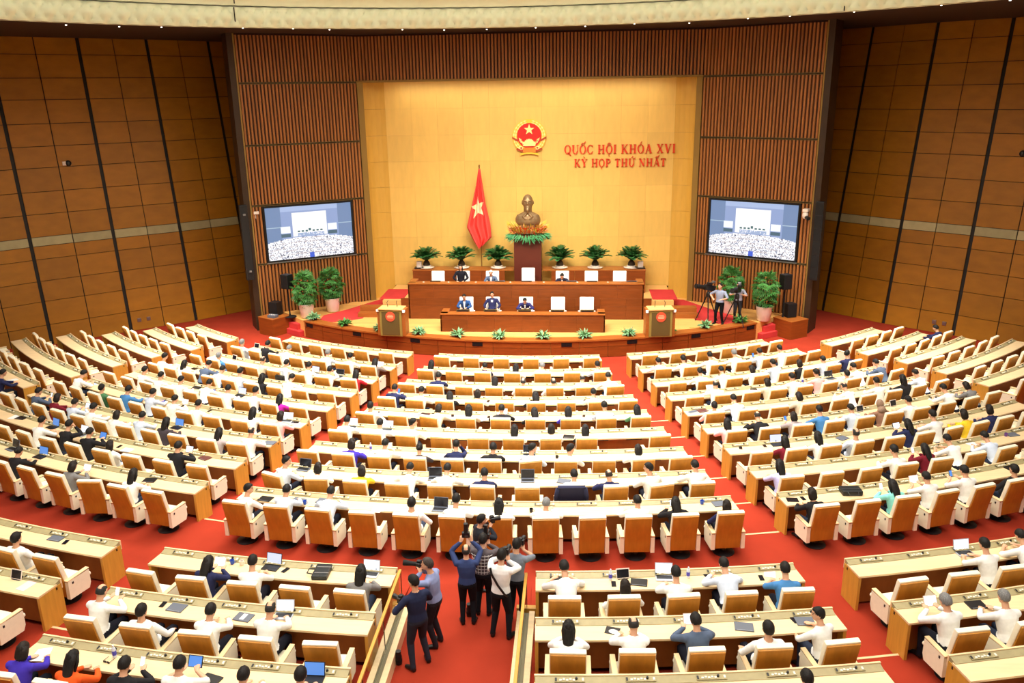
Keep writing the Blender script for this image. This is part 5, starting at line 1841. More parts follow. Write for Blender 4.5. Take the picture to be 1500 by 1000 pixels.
def serif(x, y, w=.30, h=.05):
    return [(x - w / 2, y - h / 2), (x + w / 2, y - h / 2), (x + w / 2, y + h / 2), (x - w / 2, y + h / 2)]


def ringpoly(cx, cy, rx, ry, tx, ty, a0, a1, n=20):
    out = []
    for k in range(n):
        q0 = a0 + (a1 - a0) * k / n
        q1 = a0 + (a1 - a0) * (k + 1) / n
        out.append([(cx + rx * math.cos(q0), cy + ry * math.sin(q0)), (cx + rx * math.cos(q1), cy + ry * math.sin(q1)),
                    (cx + (rx - tx) * math.cos(q1), cy + (ry - ty) * math.sin(q1)), (cx + (rx - tx) * math.cos(q0), cy + (ry - ty) * math.sin(q0))])
    return out


TK, TN = .20, .08


def I_(x):
    return [stroke(x, .02, x, .98, TK), serif(x, .025), serif(x, .975)]


GLY = {
    'O': (.80, ringpoly(.40, .5, .39, .51, .17, .06, 0, 2 * pi, 28)),
    'Q': (.80, ringpoly(.40, .5, .39, .51, .17, .06, 0, 2 * pi, 28) + [stroke(.40, .16, .78, -.20, .13)]),
    'C': (.74, ringpoly(.40, .5, .39, .51, .17, .06, rad(48), rad(315), 24) + [stroke(.68, .98, .68, .68, .05), stroke(.70, .30, .62, .16, .05)]),
    'U': (.82, [stroke(.18, .98, .18, .34, TK), stroke(.68, .98, .68, .34, TN), serif(.18, .975), serif(.68, .975, .24)] + ringpoly(.415, .35, .32, .37, .15, .07, pi, 2 * pi, 16)),
    'H': (.88, I_(.20) + I_(.68) + [stroke(.2, .5, .68, .5, .07)]),
    'I': (.40, I_(.20)),
    'K': (.86, I_(.20) + [stroke(.28, .42, .66, .96, .06), stroke(.38, .56, .70, .03, TK), serif(.66, .975, .26), serif(.72, .025, .28)]),
    'A': (.84, [stroke(.12, .03, .42, .98, .06), stroke(.42, .99, .70, .03, TK), stroke(.22, .34, .62, .34, .06), serif(.12, .025, .24), serif(.70, .025, .28)]),
    'X': (.84, [stroke(.18, .97, .66, .03, TK), stroke(.66, .97, .16, .03, .06), serif(.18, .975, .28), serif(.66, .975, .24), serif(.16, .025, .24), serif(.68, .025, .28)]),
    'V': (.82, [stroke(.16, .97, .42, .02, TK), stroke(.42, .02, .68, .97, .06), serif(.16, .975, .28), serif(.68, .975, .24)]),
    'Y': (.82, [stroke(.16, .97, .42, .46, TK), stroke(.42, .46, .68, .97, .06), stroke(.41, .02, .41, .50, TK), serif(.16, .975, .28), serif(.68, .975, .24), serif(.41, .025, .3)]),
    'P': (.72, I_(.20) + ringpoly(.34, .72, .32, .265, .15, .06, -pi / 2, pi / 2, 14) + [stroke(.2, .955, .36, .955, .06), stroke(.2, .485, .36, .485, .06)]),
    'T': (.74, [stroke(.36, .02, .36, .98, TK), serif(.36, .025, .32), stroke(.05, .955, .67, .955, .06), stroke(.06, .98, .06, .72, .05), stroke(.66, .98, .66, .72, .05)]),
    'N': (.88, [stroke(.18, .02, .18, .98, .06), stroke(.70, .02, .70, .98, .06), stroke(.20, .97, .69, .04, TK), serif(.16, .975, .24), serif(.18, .025, .24), serif(.70, .975, .24)]),
}


def acute(x, y=1.10):
    return [stroke(x - .06, y, x + .12, y + .20, .08)]


def circ(x, y=1.06):
    return [stroke(x - .20, y, x, y + .16, .07), stroke(x, y + .16, x + .20, y, .07)]


DOT = [(.07 * math.cos(2 * pi * k / 8), -.20 + .07 * math.sin(2 * pi * k / 8)) for k in range(8)]


def dotb(x):
    return [[(x + a, b) for a, b in DOT]]


MARK = {'Ố': ('O', circ(.40) + acute(.60, 1.18)), 'Ộ': ('O', circ(.40) + dotb(.40)), 'Ó': ('O', acute(.40)), 'Ỳ': ('Y', [stroke(.30, 1.30, .48, 1.10, .08)]),
        'Ỷ': ('Y', [stroke(.40, 1.08, .40, 1.17, .07), stroke(.40, 1.17, .48, 1.24, .07), stroke(.48, 1.24, .36, 1.32, .07)]), 'Ọ': ('O', dotb(.40)),
        'Ứ': ('U', acute(.46) + [stroke(.70, .94, .84, 1.0, .07), stroke(.84, 1.0, .88, 1.12, .07)]), 'Ấ': ('A', circ(.42) + acute(.60, 1.18))}


def lettering(text, x0, x1, zb, h, label):
    root = empty('wall_lettering', (x0, YG - .02, zb))
    tag(root, label, 'lettering')
    pos = []
    x = 0
    for ch in text:
        if ch == ' ':
            x += .42
            continue
        g = MARK[ch][0] if ch in MARK else ch
        pos.append((ch, x))
        x += GLY[g][0] + .07
    sx = (x1 - x0) / (x - .07)
    for ch, px in pos:
        g = MARK[ch][0] if ch in MARK else ch
        polys = GLY[g][1] + (MARK[ch][1] if ch in MARK else [])
        m_ = MB()
        for pq in polys:
            m_.prism([((px + a) * sx, b * h) for a, b in pq], -.07, .0, MT)
        m_.build('letter', TEXTR, root, fix=True)
    return root


lettering('QUỐC HỘI KHÓA XVI', 1.57, 6.62, 7.44, .40, 'red serif letters QUỐC HỘI KHÓA XVI on the gold wall')
lettering('KỲ HỌP THỨ NHẤT', 2.02, 6.22, 6.85, .36, 'red serif letters KỲ HỌP THỨ NHẤT on the gold wall, lower line')

# flag on its pole
root = empty('flag', (-2.30, 38.30, 1.29))
tag(root, 'red flag with a yellow star hanging in folds from a pole', 'flag')
MB().cyl((0, 0, 0), (0, 0, 5.62), .022, .018, 8).build('pole', mat('brass_pole', s2l(150, 110, 60), .35, .7), root)
MB().lathe([(.06, 5.60), (.02, 5.63), (.05, 5.70), (.0, 5.78)], 10).build('finial', mat('brass_pole', (1, 1, 1)), root)
MB().lathe([(.24, 0), (.24, .04), (.05, .07), (.04, .2)], 16).build('foot', mat('brass_pole', (1, 1, 1)), root)


def flag_pt(u, v):       # u across 0..1, v down 0..1
    z = 5.58 - 3.60 * v
    xl = np.interp(v, [0, .2, .45, .72, .9, 1.0], [-.03, -.16, -.38, -.64, -.34, -.10])
    xr = np.interp(v, [0, .2, .45, .72, .9, 1.0], [.06, .14, .26, .46, .50, .10])
    x = xl + (xr - xl) * u
    y = -.10 - .13 * math.sin(u * 5.2 * pi) * min(1, v * 2.5) - .05 * v
    zz = z + .25 * (u - .4) * (1 if v > .8 else v / .8) * .6
    return Vector((x, y, zz))


m_ = MB()
NU, NV = 40, 40
vs = []
for j in range(NV + 1):
    for i in range(NU + 1):
        vs.append(flag_pt(i / NU, j / NV))
for j in range(NV + 1):
    for i in range(NU + 1):
        vs.append(flag_pt(i / NU, j / NV) + Vector((0, .012, 0)))
fs = []
o2 = (NU + 1) * (NV + 1)
for j in range(NV):
    for i in range(NU):
        b = j * (NU + 1) + i
        fs.append((b, b + NU + 1, b + NU + 2, b + 1))
        fs.append((o2 + b, o2 + b + 1, o2 + b + NU + 2, o2 + b + NU + 1))
m_.add(vs, fs)
m_.build('cloth', FLAGR, root, True)
# star lies on the cloth: triangulated ray by ray so that it follows the folds
m_ = MB()
S_ = star(1.0, 0, 0, .40, .12)
cv, cu = .49, .46
vs = []
fs = []
NR = 10
for k in range(10):
    (xa, za), (xb, zb_) = S_[k], S_[(k + 1) % 10]
    for e in range(6):
        f0, f1 = e / 6, (e + 1) / 6
        pa = (xa + (xb - xa) * f0, za + (zb_ - za) * f0)
        pb = (xa + (xb - xa) * f1, za + (zb_ - za) * f1)
        for r in range(NR):
            q = []
            for (p_, rr_) in ((pa, r / NR), (pb, r / NR), (pb, (r + 1) / NR), (pa, (r + 1) / NR)):
                q.append(flag_pt(cu + p_[0] * rr_ * .47, cv - p_[1] * rr_ * .155) + Vector((0, -.012, 0)))
            b = len(vs)
            vs += q
            fs.append((b, b + 1, b + 2, b + 3))
m_.add(vs, fs)
m_.build('star', FLAGY, root, True)

# ---- plants
m_ = MB()
pts = [Vector((0, 0, 0)), Vector((0, .20, .07)), Vector((0, .44, .11)), Vector((0, .68, .09)), Vector((0, .88, .0))]
m_.tube(pts, [.010, .009, .008, .006, .003], 4)
for k in range(26):
    t = .10 + .88 * k / 25
    f = t * 4
    i = min(3, int(f))
    p = pts[i].lerp(pts[i + 1], f - i)
    d = (pts[i + 1] - pts[i]).normalized()
    L = .17 * math.sin(pi * min(1, .12 + t * .86)) ** .6 + .03
    for sx in (-1, 1):
        tip = p + Vector((sx * L * .86, 0, 0)) + d * L * .45 + Vector((0, 0, .03))
        w_ = d * .018
        m_.add([p - w_, p + w_, tip, (p + tip) / 2 + Vector((0, 0, .010))], [(0, 1, 3), (1, 2, 3), (0, 3, 2), (0, 2, 1)])
FROND_ME = m_.mesh('frond', [FROND])
rg = random.Random(12)


def cycad(loc, label):
    root = empty('potted_cycad', loc)
    tag(root, label, 'plant', 'cycads along the gold wall')
    MB().lathe([(.30, 0), (.34, .02), (.36, .045), (.30, .05)], 24).build('saucer', POTW, root)
    MB().lathe([(.20, .045), (.22, .12), (.16, .13)], 16).build('pebbles', POTW, root)
    MB().lathe([(.15, .10), (.17, .16), (.15, .26), (.10, .34), (.06, .38)], 12).build('trunk', TRUNK, root)
    for k in range(60):
        e = rad(rg.choice((14, 22, 30, 38, 46, 55, 66)) + rg.uniform(-5, 5))
        a = k * 2.39996 + rg.uniform(-.15, .15)
        o = link('frond', FROND_ME, root, (0, 0, .34))
        o.rotation_euler = (e, rg.uniform(-.2, .2), a)
        s_ = rg.uniform(.82, .98)
        o.scale = (s_ * 1.15, s_ * (1 - .12 * math.sin(e)), s_)


CY_L = ['leftmost cycad on the planter bench behind the upper desk', 'second cycad from the left, beside the flag, on the planter bench', 'cycad just left of the pedestal on the planter bench',
        'cycad just right of the pedestal on the planter bench', 'second cycad from the right on the planter bench', 'rightmost cycad on the planter bench behind the upper desk']
for x, l in zip((-4.83, -3.18, -1.47, 1.40, 3.02, 4.68), CY_L):
    cycad((x, 37.72, 2.375), l)
for sx, x in ((-1, -5.15), (1, 5.08)):
    o = empty('white_lamp_box', (x, 37.62, 2.375))
    tag(o, 'small white box standing at the %s end of the planter bench' % ('left' if sx < 0 else 'right'), 'box')
    MB().cbox((0, 0, .03), (.44, .3, .06), .01).build('tray', DARK, o)
    MB().cbox((0, 0, .20), (.24, .2, .28), .02).build('body', POTW, o)

# fan-leaved palms in white pots
m_ = MB()
for k in range(8):
    a = rad(-78 + 22.3 * k)
    L = .25 * (.75 + .25 * math.cos(a))
    tip = Vector((math.sin(a) * L, math.cos(a) * L, -.05 - .03 * abs(math.sin(a))))
    s_ = Vector((math.cos(a), -math.sin(a), 0)) * .022
    mid = tip * .55 + Vector((0, 0, .035))
    m_.add([(0, 0, 0), mid - s_, tip, mid + s_, mid + Vector((0, 0, -.012))], [(0, 1, 4), (1, 2, 4), (2, 3, 4), (3, 0, 4), (0, 3, 2), (0, 2, 1)])
FAN_ME = m_.mesh('fan_leaf', [LEAF])


def rhapis(loc, h, label):
    root = empty('potted_palm', loc)
    tag(root, label, 'plant', 'leafy palms in white pots')
    MB().lathe([(.25, 0), (.27, .02), (.34, .60), (.35, .63), (.31, .63), (.30, .56)], 24).build('pot', POTW, root, True)
    MB().lathe([(.30, .55), (.30, .57)], 20).build('soil', SOIL, root)
    m_ = MB()
    for k in range(11):
        a = k * 2.4
        r = .18 * math.sqrt((k + .5) / 11)
        m_.tube([(r * math.cos(a), r * math.sin(a), .55), (1.5 * r * math.cos(a), 1.5 * r * math.sin(a), .6 + h * rg.uniform(.6, .9))], .014, 5)
    m_.build('stems', TRUNK, root)
    for k in range(110):
        t = (k + .5) / 110
        z = .62 + h * (t ** .9)
        rr = .56 * math.sin(pi * min(.97, max(.08, .12 + .82 * t))) ** .75
        a = k * 2.39996
        f = rg.uniform(.75, 1.0)
        o = link('fan_leaf', FAN_ME, root, (rr * f * math.cos(a) * .8, rr * f * math.sin(a) * .8, z + rg.uniform(-.05, .05)))
        o.rotation_euler = (rg.uniform(-1.0, .5) + (.9 if t > .8 else 0), rg.uniform(-.6, .6), a - pi / 2 + rg.uniform(-.4, .4))
        s_ = rg.uniform(.9, 1.3)
        o.scale = (s_, s_, s_)


rhapis((-9.82, 34.95, .72), 1.32, 'bushy green palm in a white pot, the nearer of two left of the stage')
rhapis((-8.95, 36.05, .72), 1.28, 'bushy green palm in a white pot, by the slats nearer the gold niche, left side')
rhapis((8.90, 35.95, .72), 1.32, 'bushy green palm in a white pot behind the two camera operators')
rhapis((10.12, 34.75, .72), 1.40, 'bushy green palm in a white pot between camera operators and right loudspeaker stand')

# little variegated plants along the rim of the stage
LEAFV = []
for k, a in enumerate((-32.3, -26.2, -20.1, -14.2, -8.6, -3.0, 2.75, 8.2, 14.1, 19.75, 25.4, 31.2)):
    p = pol(17.42, a, .765)
    root = empty('rim_plant', p, rad(a))
    tag(root, 'small variegated plant on the curved stage rim, %s from the left of twelve' % NUM[k], 'plant', 'small plants along the stage rim')
    MB().lathe([(.10, 0), (.11, .01), (.13, .10), (.11, .10)], 12).build('pot', SOIL, root)
    m_ = MB()
    for q in range(70):
        aa = rg.uniform(0, 2 * pi)
        el = rg.uniform(.05, 1.2)
        L = rg.uniform(.22, .40)
        b = Vector((.05 * math.cos(aa), .05 * math.sin(aa), .08))
        d = Vector((math.cos(aa) * math.cos(el), math.sin(aa) * math.cos(el), math.sin(el)))
        s_ = d.cross(Vector((0, 0, 1))).normalized() * .035
        t_ = b + d * L - Vector((0, 0, .08 * math.cos(el)))
        mid = b + d * L * .55
        m_.add([b, mid + s_, t_, mid - s_, mid + Vector((0, 0, .015))], [(0, 1, 4), (1, 2, 4), (2, 3, 4), (3, 0, 4), (0, 3, 2), (0, 2, 1)])
    o = m_.build('foliage', VARIEG if 2 < k < 9 else [VARIEG, LEAF][k % 2], root)
    o['kind'] = 'stuff'

# lecterns
for sx, x, y in ((-1, -5.35, 31.95), (1, 5.50, 32.05)):
    side = 'left' if sx < 0 else 'right'
    root = empty('lectern', (x, y, .74), rad(sx * 6))
    tag(root, 'wooden lectern with olive front and round red seal, %s of the lower desk' % side, 'lectern')
    MB().cbox((0, .28, .56), (1.18, .50, 1.12), .02).build('body', DESKT, root)
    MB().cbox((0, .22, 1.14), (1.02, .62, .05), .012).build('top', PLANK, root)
    setc(root.children[-1], s2l(236, 190, 120))
    MB().cbox((0, .0, .55), (.92, .06, 1.08), .01).build('front_frame', mat('olive_brass', s2l(160, 140, 70), .45, .3), root)
    MB().cbox((0, -.025, .54), (.74, .04, .96), .006).build('front_panel', mat('olive_green_panel', s2l(96, 78, 38), .5), root)
    s = MB().prism(disc(.20, .20, .84), -.065, -.04, MT).build('red_seal', mat('coral_seal', s2l(224, 84, 52), .5), root, fix=True)
    m_ = MB()
    for k, w_ in enumerate((.20, .26, .24)):
        m_.box((0, -.068, .90 - .055 * k), (w_, .01, .025))
    m_.build('seal_lettering', mat('seal_pale', s2l(246, 190, 150), .5), s)
    m_ = MB().tube([(.2, .3, 1.16), (.2, .22, 1.36), (.18, .34, 1.42)], .012, 6).tube([(-.2, .3, 1.16), (-.2, .22, 1.36), (-.18, .34, 1.42)], .012, 6)
    m_.build('microphone', DARK, root)
    for q in (-1, 1):
        MB().cbox((q * .55, .02, 1.06), (.10, .10, .10), .01).build('corner_cap', PLANK, root)

# boxes with loudspeakers at both ends of the stage
for sx in (-1, 1):
    side = 'left' if sx < 0 else 'right'
    c = Vector((sx * 11.30, 34.90, 0))
    root = empty('plinth_box', c, rad(sx * 33))
    tag(root, 'mahogany box plinth on the red carpet at the %s end of the stage' % side, 'box')
    for q, (cc, d) in enumerate((((0, -.50, .38), (.98, .03, .76)), ((-.49, 0, .38), (.03, 1.0, .76)), ((.49, 0, .38), (.03, 1.0, .76)), ((0, .50, .38), (.98, .03, .76)))):
        o = MB().cbox(cc, d, .006).build('side_panel', DESKR, root)
        setc(o, s2l(134, 66, 22), .06)
    MB().cbox((0, 0, .775), (1.02, 1.04, .03), .006).build('lid', DESKT, root)
    p = c + Matrix.Rotation(rad(sx * 33), 3, 'Z') @ Vector((-sx * -.10, .18, .79))
    lo = empty('monitor_speaker', p, rad(sx * 20))
    tag(lo, 'black box loudspeaker standing on the mahogany plinth at the %s of the stage' % side, 'loudspeaker')
    MB().cbox((0, 0, .30), (.44, .40, .60), .02).build('cabinet', DARK, lo)
    MB().cbox((0, -.20, .30), (.38, .02, .54), .008).build('grille', DARK2, lo)
    if sx < 0:
        p = c + Matrix.Rotation(rad(sx * 33), 3, 'Z') @ Vector((.18, -.22, .79))
        lo = empty('mixer_box', p, rad(-20))
        tag(lo, 'small grey and black audio box on the left mahogany plinth', 'audio box')
        MB().cbox((0, 0, .06), (.40, .28, .12), .012).build('case', GREYC if 'GREYC' in globals() else DARK, lo)
        m_ = MB()
        for q in range(4):
            m_.cyl((-.14 + .09 * q, -.02, .12), (-.14 + .09 * q, -.02, .145), .02, .018, 8)
        m_.build('knobs', POTW, lo)
    p = Vector((sx * 10.62, 35.0, .72)) if sx < 0 else Vector((11.0, 35.05, .72))
    lo = empty('stand_speaker', p, rad(sx * 25))
    tag(lo, 'black loudspeaker raised on a pole beside the palms %s of the stage' % side, 'loudspeaker')
    MB().cbox((0, 0, 1.62), (.42, .36, .64), .02).build('cabinet', DARK, lo)
    MB().cbox((0, -.18, 1.62), (.36, .02, .58), .008).build('grille', DARK2, lo)
    MB().cyl((0, 0, .0), (0, 0, 1.32), .035, .03, 10).build('pole', DARK2, lo)
    MB().lathe([(.28, 0), (.28, .02), (.06, .05), (.04, .12)], 16).build('foot', DARK2, lo)
CBL = mat('white_cable', s2l(236, 190, 180), .5)
o = MB().tube([(-12.9, 37.9, .015), (-12.95, 37.2, .012), (-12.7, 36.5, .012), (-12.3, 36.0, .012), (-12.1, 35.9, .1)], .014, 6).build('white_cable', CBL)
tag(o, 'thin white cable lying on the red carpet by the left jamb', 'cable')

# ---- presidium chairs, people and things
m_ = MB()
PC = {}
PC['backrest'] = sweep_rect([(-.27, .40), (-.29, .70), (-.33, 1.00), (-.38, 1.28)], .11, .60, 'backrest', [WHITE], .04)
PC['back_shell'] = sweep_rect([(-.29, .42), (-.31, .70), (-.35, 1.00), (-.40, 1.26)], .03, .56, 'back_shell', [VENEER], .006)
m_ = MB().cbox((0, .02, .42), (.58, .54, .13), .04)
PC['seat'] = m_.mesh('seat', [WHITE])
m_ = MB().cbox((0, .02, .60), (.08, .50, .05), .015).box((0, .2, .48), (.05, .05, .24))
PC['armrest'] = m_.mesh('armrest', [WHITE])
PC['pedestal'] = CH['pedestal']


def pres_chair(loc, label, s=1.0):
    root = empty('presidium_chair', loc, pi)
    root.scale = (1, 1, s)
    tag(root, label, 'chair', 'white presidium chairs')
    for k in ('backrest', 'back_shell', 'seat', 'pedestal'):
        link(k, PC[k], root)
    for sx in (-1, 1):
        link('armrest', PC['armrest'], root, (sx * .33, 0, 0))


MID = ['first', 'second', 'third', 'fourth', 'fifth', 'sixth', 'seventh']
for k, x in enumerate((-4.10, -2.95, -1.62, .0, 1.53, 2.83, 4.09)):
    pres_chair((x, 36.22, 1.29), 'white high-backed chair, %s from left of seven at the upper stage desk' % MID[k] if k != 3 else 'taller white high-backed chair in the middle of the upper stage desk', (.93 if k != 3 else 1.04))
for k, x in enumerate((-2.54, -1.40, .02, 1.38, 2.60)):
    pres_chair((x, 33.95, .74), 'white high-backed chair, %s from left of five at the lower stage desk' % MID[k], .85)
pp = random.Random(2)
STP = [(-1.62, 36.22, 1.29, s2l(84, 100, 128), 'g', 'd', 'person in slate suit with white hair seated at the upper stage desk'),
       (1.53, 36.22, 1.29, s2l(34, 36, 58), 's', 'f', 'person in navy suit seated right of the middle chair, upper stage desk'),
       (-2.54, 33.95, .74, s2l(44, 78, 132), 's', 'd', 'person in blue jacket seated leftmost at the lower stage desk'),
       (-1.40, 33.95, .74, s2l(40, 42, 80), 's', 'b', 'person in navy suit sitting upright second at the lower stage desk'),
       (.02, 33.95, .74, s2l(44, 44, 96), 's', 'f', 'person in dark blue suit bent over papers, centre of lower stage desk')]
SFRONT = MB().prism([(-.05, 1.0), (.05, 1.0), (.015, .72), (-.015, .72)], -.006, .0, MT).mesh('shirt_front', [PAPERW])
for x, y, z, c, h, po, lab in STP:
    fy = .22 if po != 'b' else .1
    pr_ = put_person(FIG[po], (x, y - fy, z + .10), pi, c, h, lab, None, 'long', (.01, .011, .02), .97, (.75, .75, .75) if h == 'g' else None)
    link('shirt_front', SFRONT, pr_, (0, {'b': .02, 'd': .215, 'f': .33}[po], 0))
# papers, screens and microphones on the stage desks
for k, x in enumerate((-4.0, -1.62, .0, 1.5, 2.83, 4.09)):
    o = empty('desk_screen', (x + (.45 if k % 2 else .0), 35.12, 2.20), pi)
    tag(o, 'flat dark desk screen on the upper stage desk, %s from the left' % MID[k], 'screen', 'desk screens on the upper stage desk')
    MB().cbox((0, 0, .07), (.46, .05, .16), .01).build('case', GREYC if k % 2 else DARK, o)
    MB().box((0, .03, .08), (.40, .012, .12)).build('screen', SCR_DARK, o)
for k, x in enumerate((-2.54, -1.40, .02, 1.38, 2.60)):
    o = empty('desk_screen', (x, 33.05, 1.385), pi)
    tag(o, 'olive-backed desk screen on the lower stage desk, %s from the left' % MID[k], 'screen', 'desk screens on the lower stage desk')
    MB().cbox((0, 0, .10), (.56, .05, .22), .01).build('case', mat('olive_green_panel', (1, 1, 1)), o)
    MB().box((0, .03, .10), (.48, .012, .16)).build('screen', SCR_DARK, o)
    for q in (-1, 1):
        o = MB().box((x + q * .55, 33.25, 1.389), (.30, .21, .006)).build('paper_sheet', PAPERW)
        tag(o, 'white papers %s the %s place at the lower stage desk' % ('left of' if q < 0 else 'right of', MID[k]), 'paper', 'papers on the lower stage desk')
for k, x in enumerate((-4.5, -3.4, -2.2, -.7, .75, 2.2, 3.5)):
    o = MB().lathe([(.04, 0), (.05, .01), (.045, .12), (.03, .13)], 12).build('tea_cup', POTW, None, False, (x, 34.98, 2.20))
    tag(o, 'small white cup on the upper stage desk, %s from the left' % MID[k], 'cup', 'cups on the upper stage desk')

# ================================================================ STANDING PEOPLE AND THEIR CAMERAS
def stand_cam(loc, rz, label, big=False, tilt=0, strobe=False):
    o = empty('photo_camera', loc, rz)
    tag(o, label, 'camera', 'cameras of the photographers')
    T = Matrix.Rotation(rad(tilt), 4, 'X')
    MB().cbox((0, 0, 0), (.15, .075, .105), .012, T).cbox((0, .0, .065), (.07, .07, .04), .01, T).build('body', DARK, o)
    L = .26 if big else .14
    MB().tube([T @ Vector((0, .03, 0)), T @ Vector((0, L * .6, 0)), T @ Vector((0, L, 0)), T @ Vector((0, L + .03, 0))], [.038, .042, .046 if not big else .052, .05], 14).build('lens', DARK if not big else DARK2, o)
    MB().box((0, -.040, 0), (.08, .006, .055), T).build('screen', SCR_DARK, o)
    if strobe:
        MB().cbox((0, 0, .16), (.075, .07, .15), .012, T).build('flash_head', DARK, o)
        MB().box((0, .038, .19), (.06, .008, .05), T).build('flash_window', POTW, o)
    return o


def standing(loc, face, label, shirt, hair, trousers, pose, sleeves='long', sc_=1.0, hcol=None):
    fig = make_figure(seated=False, py=0.0, voxel=.012, **pose)
    o = put_person(fig, loc, face, shirt, hair, label, None, sleeves, trousers, sc_, hcol)
    return o, fig


def hold(o, fig, lp, dr, label, **kw):
    """a camera at the point lp of the figure's own frame"""
    q = o.matrix_basis @ Vector(lp)
    return stand_cam(q, o.rotation_euler.z + rad(dr), label, **kw)


ZP = .616
UP = dict(lean=.04, hpitch=2, wrists=((-.09, .20, 1.50), (.09, .22, 1.46)), handdir=((.25, .5, .8), (-.25, .5, .8)), hints=((-1, .2, -.9), (1, .2, -.9)))
HIGH = dict(lean=.0, hpitch=-6, wrists=((-.11, .22, 1.72), (.11, .24, 1.72)), handdir=((.2, .2, 1), (-.2, .2, 1)), hints=((-1, .3, -.3), (1, .3, -.3)))
BLK = (.011, .011, .015)
STRIPE = (.022, .022, .03)
o, f = standing((-.60, 12.08, ZP), rad(38), 'person in navy shirt and dark trousers standing by left glass railing, aiming a camera', s2l(36, 42, 70), 's', (.026, .027, .042),
                dict(lean=.02, hpitch=12, hyaw=20, wrists=((-.26, .26, 1.12), (.14, .30, 1.12)), feet=((-.17, -.04, 0), (.16, .02, 0)), hints=((-1, -.5, -.4), (1, -.3, -.4))))
hold(o, f, (-.12, .36, 1.18), 20, 'black camera with white lens held at the chest by the person in navy shirt')
o, f = standing((-.40, 12.66, ZP), rad(75), 'person in lavender-blue shirt standing behind the left railing, looking through a long lens', s2l(138, 148, 190), 's', (.022, .016, .022),
                dict(UP, hyaw=12), hcol=(.06, .045, .04))
hold(o, f, (.0, .27, 1.60), 6, 'black camera with a long black lens raised by the person in lavender-blue shirt', big=True)
o, f = standing((.10, 13.32, ZP), rad(6), 'balding person in blue checked shirt standing with camera held high above', s2l(54, 68, 112), 'b', BLK, HIGH, sc_=.93)
hold(o, f, (.0, .27, 1.86), 0, 'black camera with flash held overhead by the person in blue checked shirt', strobe=True)
o, f = standing((.36, 13.62, ZP), rad(-6), 'person in black and white plaid shirt standing in the middle of the photographers', s2l(92, 84, 88), 's', BLK, UP, sc_=.95)
hold(o, f, (.03, .26, 1.63), -4, 'black camera with upright flash raised by the person in plaid shirt', strobe=True)
# checks of the plaid shirt: raised bands
PLW = mat('plaid_white_band', s2l(210, 206, 204), .85)
m_ = MB()
for k in range(6):
    z = 1.02 + .072 * k
    w_ = (.165, .16, .165, .178, .19, .196)[k]
    m_.tube([(w_ * 1.08 * math.cos(q), .008 + .131 * math.sin(q), z) for q in [2 * pi * e / 24 for e in range(25)]], .006, 4, cap=False)
for x in (-.13, -.07, 0, .07, .13):
    m_.tube([(x * .85, -.125 * math.cos(x * 5.5), .98), (x, -.123 * math.cos(x * 5), 1.2), (x * 1.1, -.11 * math.cos(x * 5), 1.40)], .006, 4)
m_.build('plaid_bands', PLW, o)
o, f = standing((.76, 12.95, ZP), rad(-12), 'person in white shirt with a black shoulder strap standing in front, arms raised', (.86, .86, .85), 's', BLK, dict(UP, feet=((-.16, 0, 0), (.15, .0, 0))), 'long', 1.0)
m_ = MB().tube([(-.16, -.085, 1.46), (-.12, -.135, 1.36), (.0, -.150, 1.16), (.12, -.150, 1.0), (.17, -.11, .94)], (.022), 6, flat=.3)
m_.build('shoulder_strap', DARK, o)
hold(o, f, (.02, .28, 1.62), -8, 'black camera raised by the person in white shirt with the shoulder strap')
o, f = standing((1.0, 13.42, ZP), rad(-14), 'person in grey shirt standing at the right of the photographers, arms raised', s2l(118, 126, 138), 's', BLK, UP, 'short', .97)
hold(o, f, (.02, .27, 1.60), -6, 'black camera raised by the person in grey shirt at right of the photographers')
o, f = standing((.20, 14.45, .60), rad(-62), 'person in dark suit turned to the right, standing beyond the photographers', s2l(38, 40, 48), 's', BLK, dict(UP, lean=.02, hpitch=4), 'long', .95)
hold(o, f, (.02, .30, 1.60), 0, 'black camera raised by the person in dark suit beyond the photographers')
for k, (x, y, lab) in enumerate(((-.98, 12.1, 'black lens standing on the red carpet beside the person in navy shirt'), (.09, 13.55, 'black lens case on the red carpet between the photographers'))):
    o = empty('lens', (x, y, ZP))
    tag(o, lab, 'lens')
    MB().lathe([(.055, 0), (.06, .02), (.06, .16), (.048, .20), (.048, .26), (.04, .26)], 14).build('barrel', DARK, o)
    MB().lathe([(.062, .06), (.064, .065), (.064, .10), (.062, .105)], 14).build('ring', DARK2, o)

# stage: standing speaker, two camera operators
o, f = standing((-2.92, 35.55, 1.29), pi, 'person in black jacket with long dark hair standing and speaking at the upper stage desk', s2l(26, 26, 36), 'w', s2l(60, 84, 120),
                dict(lean=.03, hpitch=10, wrists=((-.16, .30, 1.05), (.16, .30, 1.05))), 'long', .97)
OPW = mat('cloth', (1, 1, 1))
o, f = standing((8.14, 34.10, .73), rad(150), 'camera operator in grey-blue shirt standing on stage beside the tripod video camera', s2l(150, 160, 186), 's', (.008, .008, .01),
                dict(lean=.02, hpitch=-4, hyaw=-20, wrists=((-.16, .26, 1.12), (.27, .16, 1.12)), feet=((-.14, 0, 0), (.16, .04, 0))), 'short', 1.0)
o, f = standing((8.96, 34.5, .73), rad(165), 'camera operator in grey shirt standing behind the second tripod video camera on stage', s2l(150, 152, 168), 's', (.03, .03, .036),
                dict(UP, lean=.03, wrists=((-.2, .36, 1.28), (.2, .36, 1.28)), handdir=None), 'short', .98)


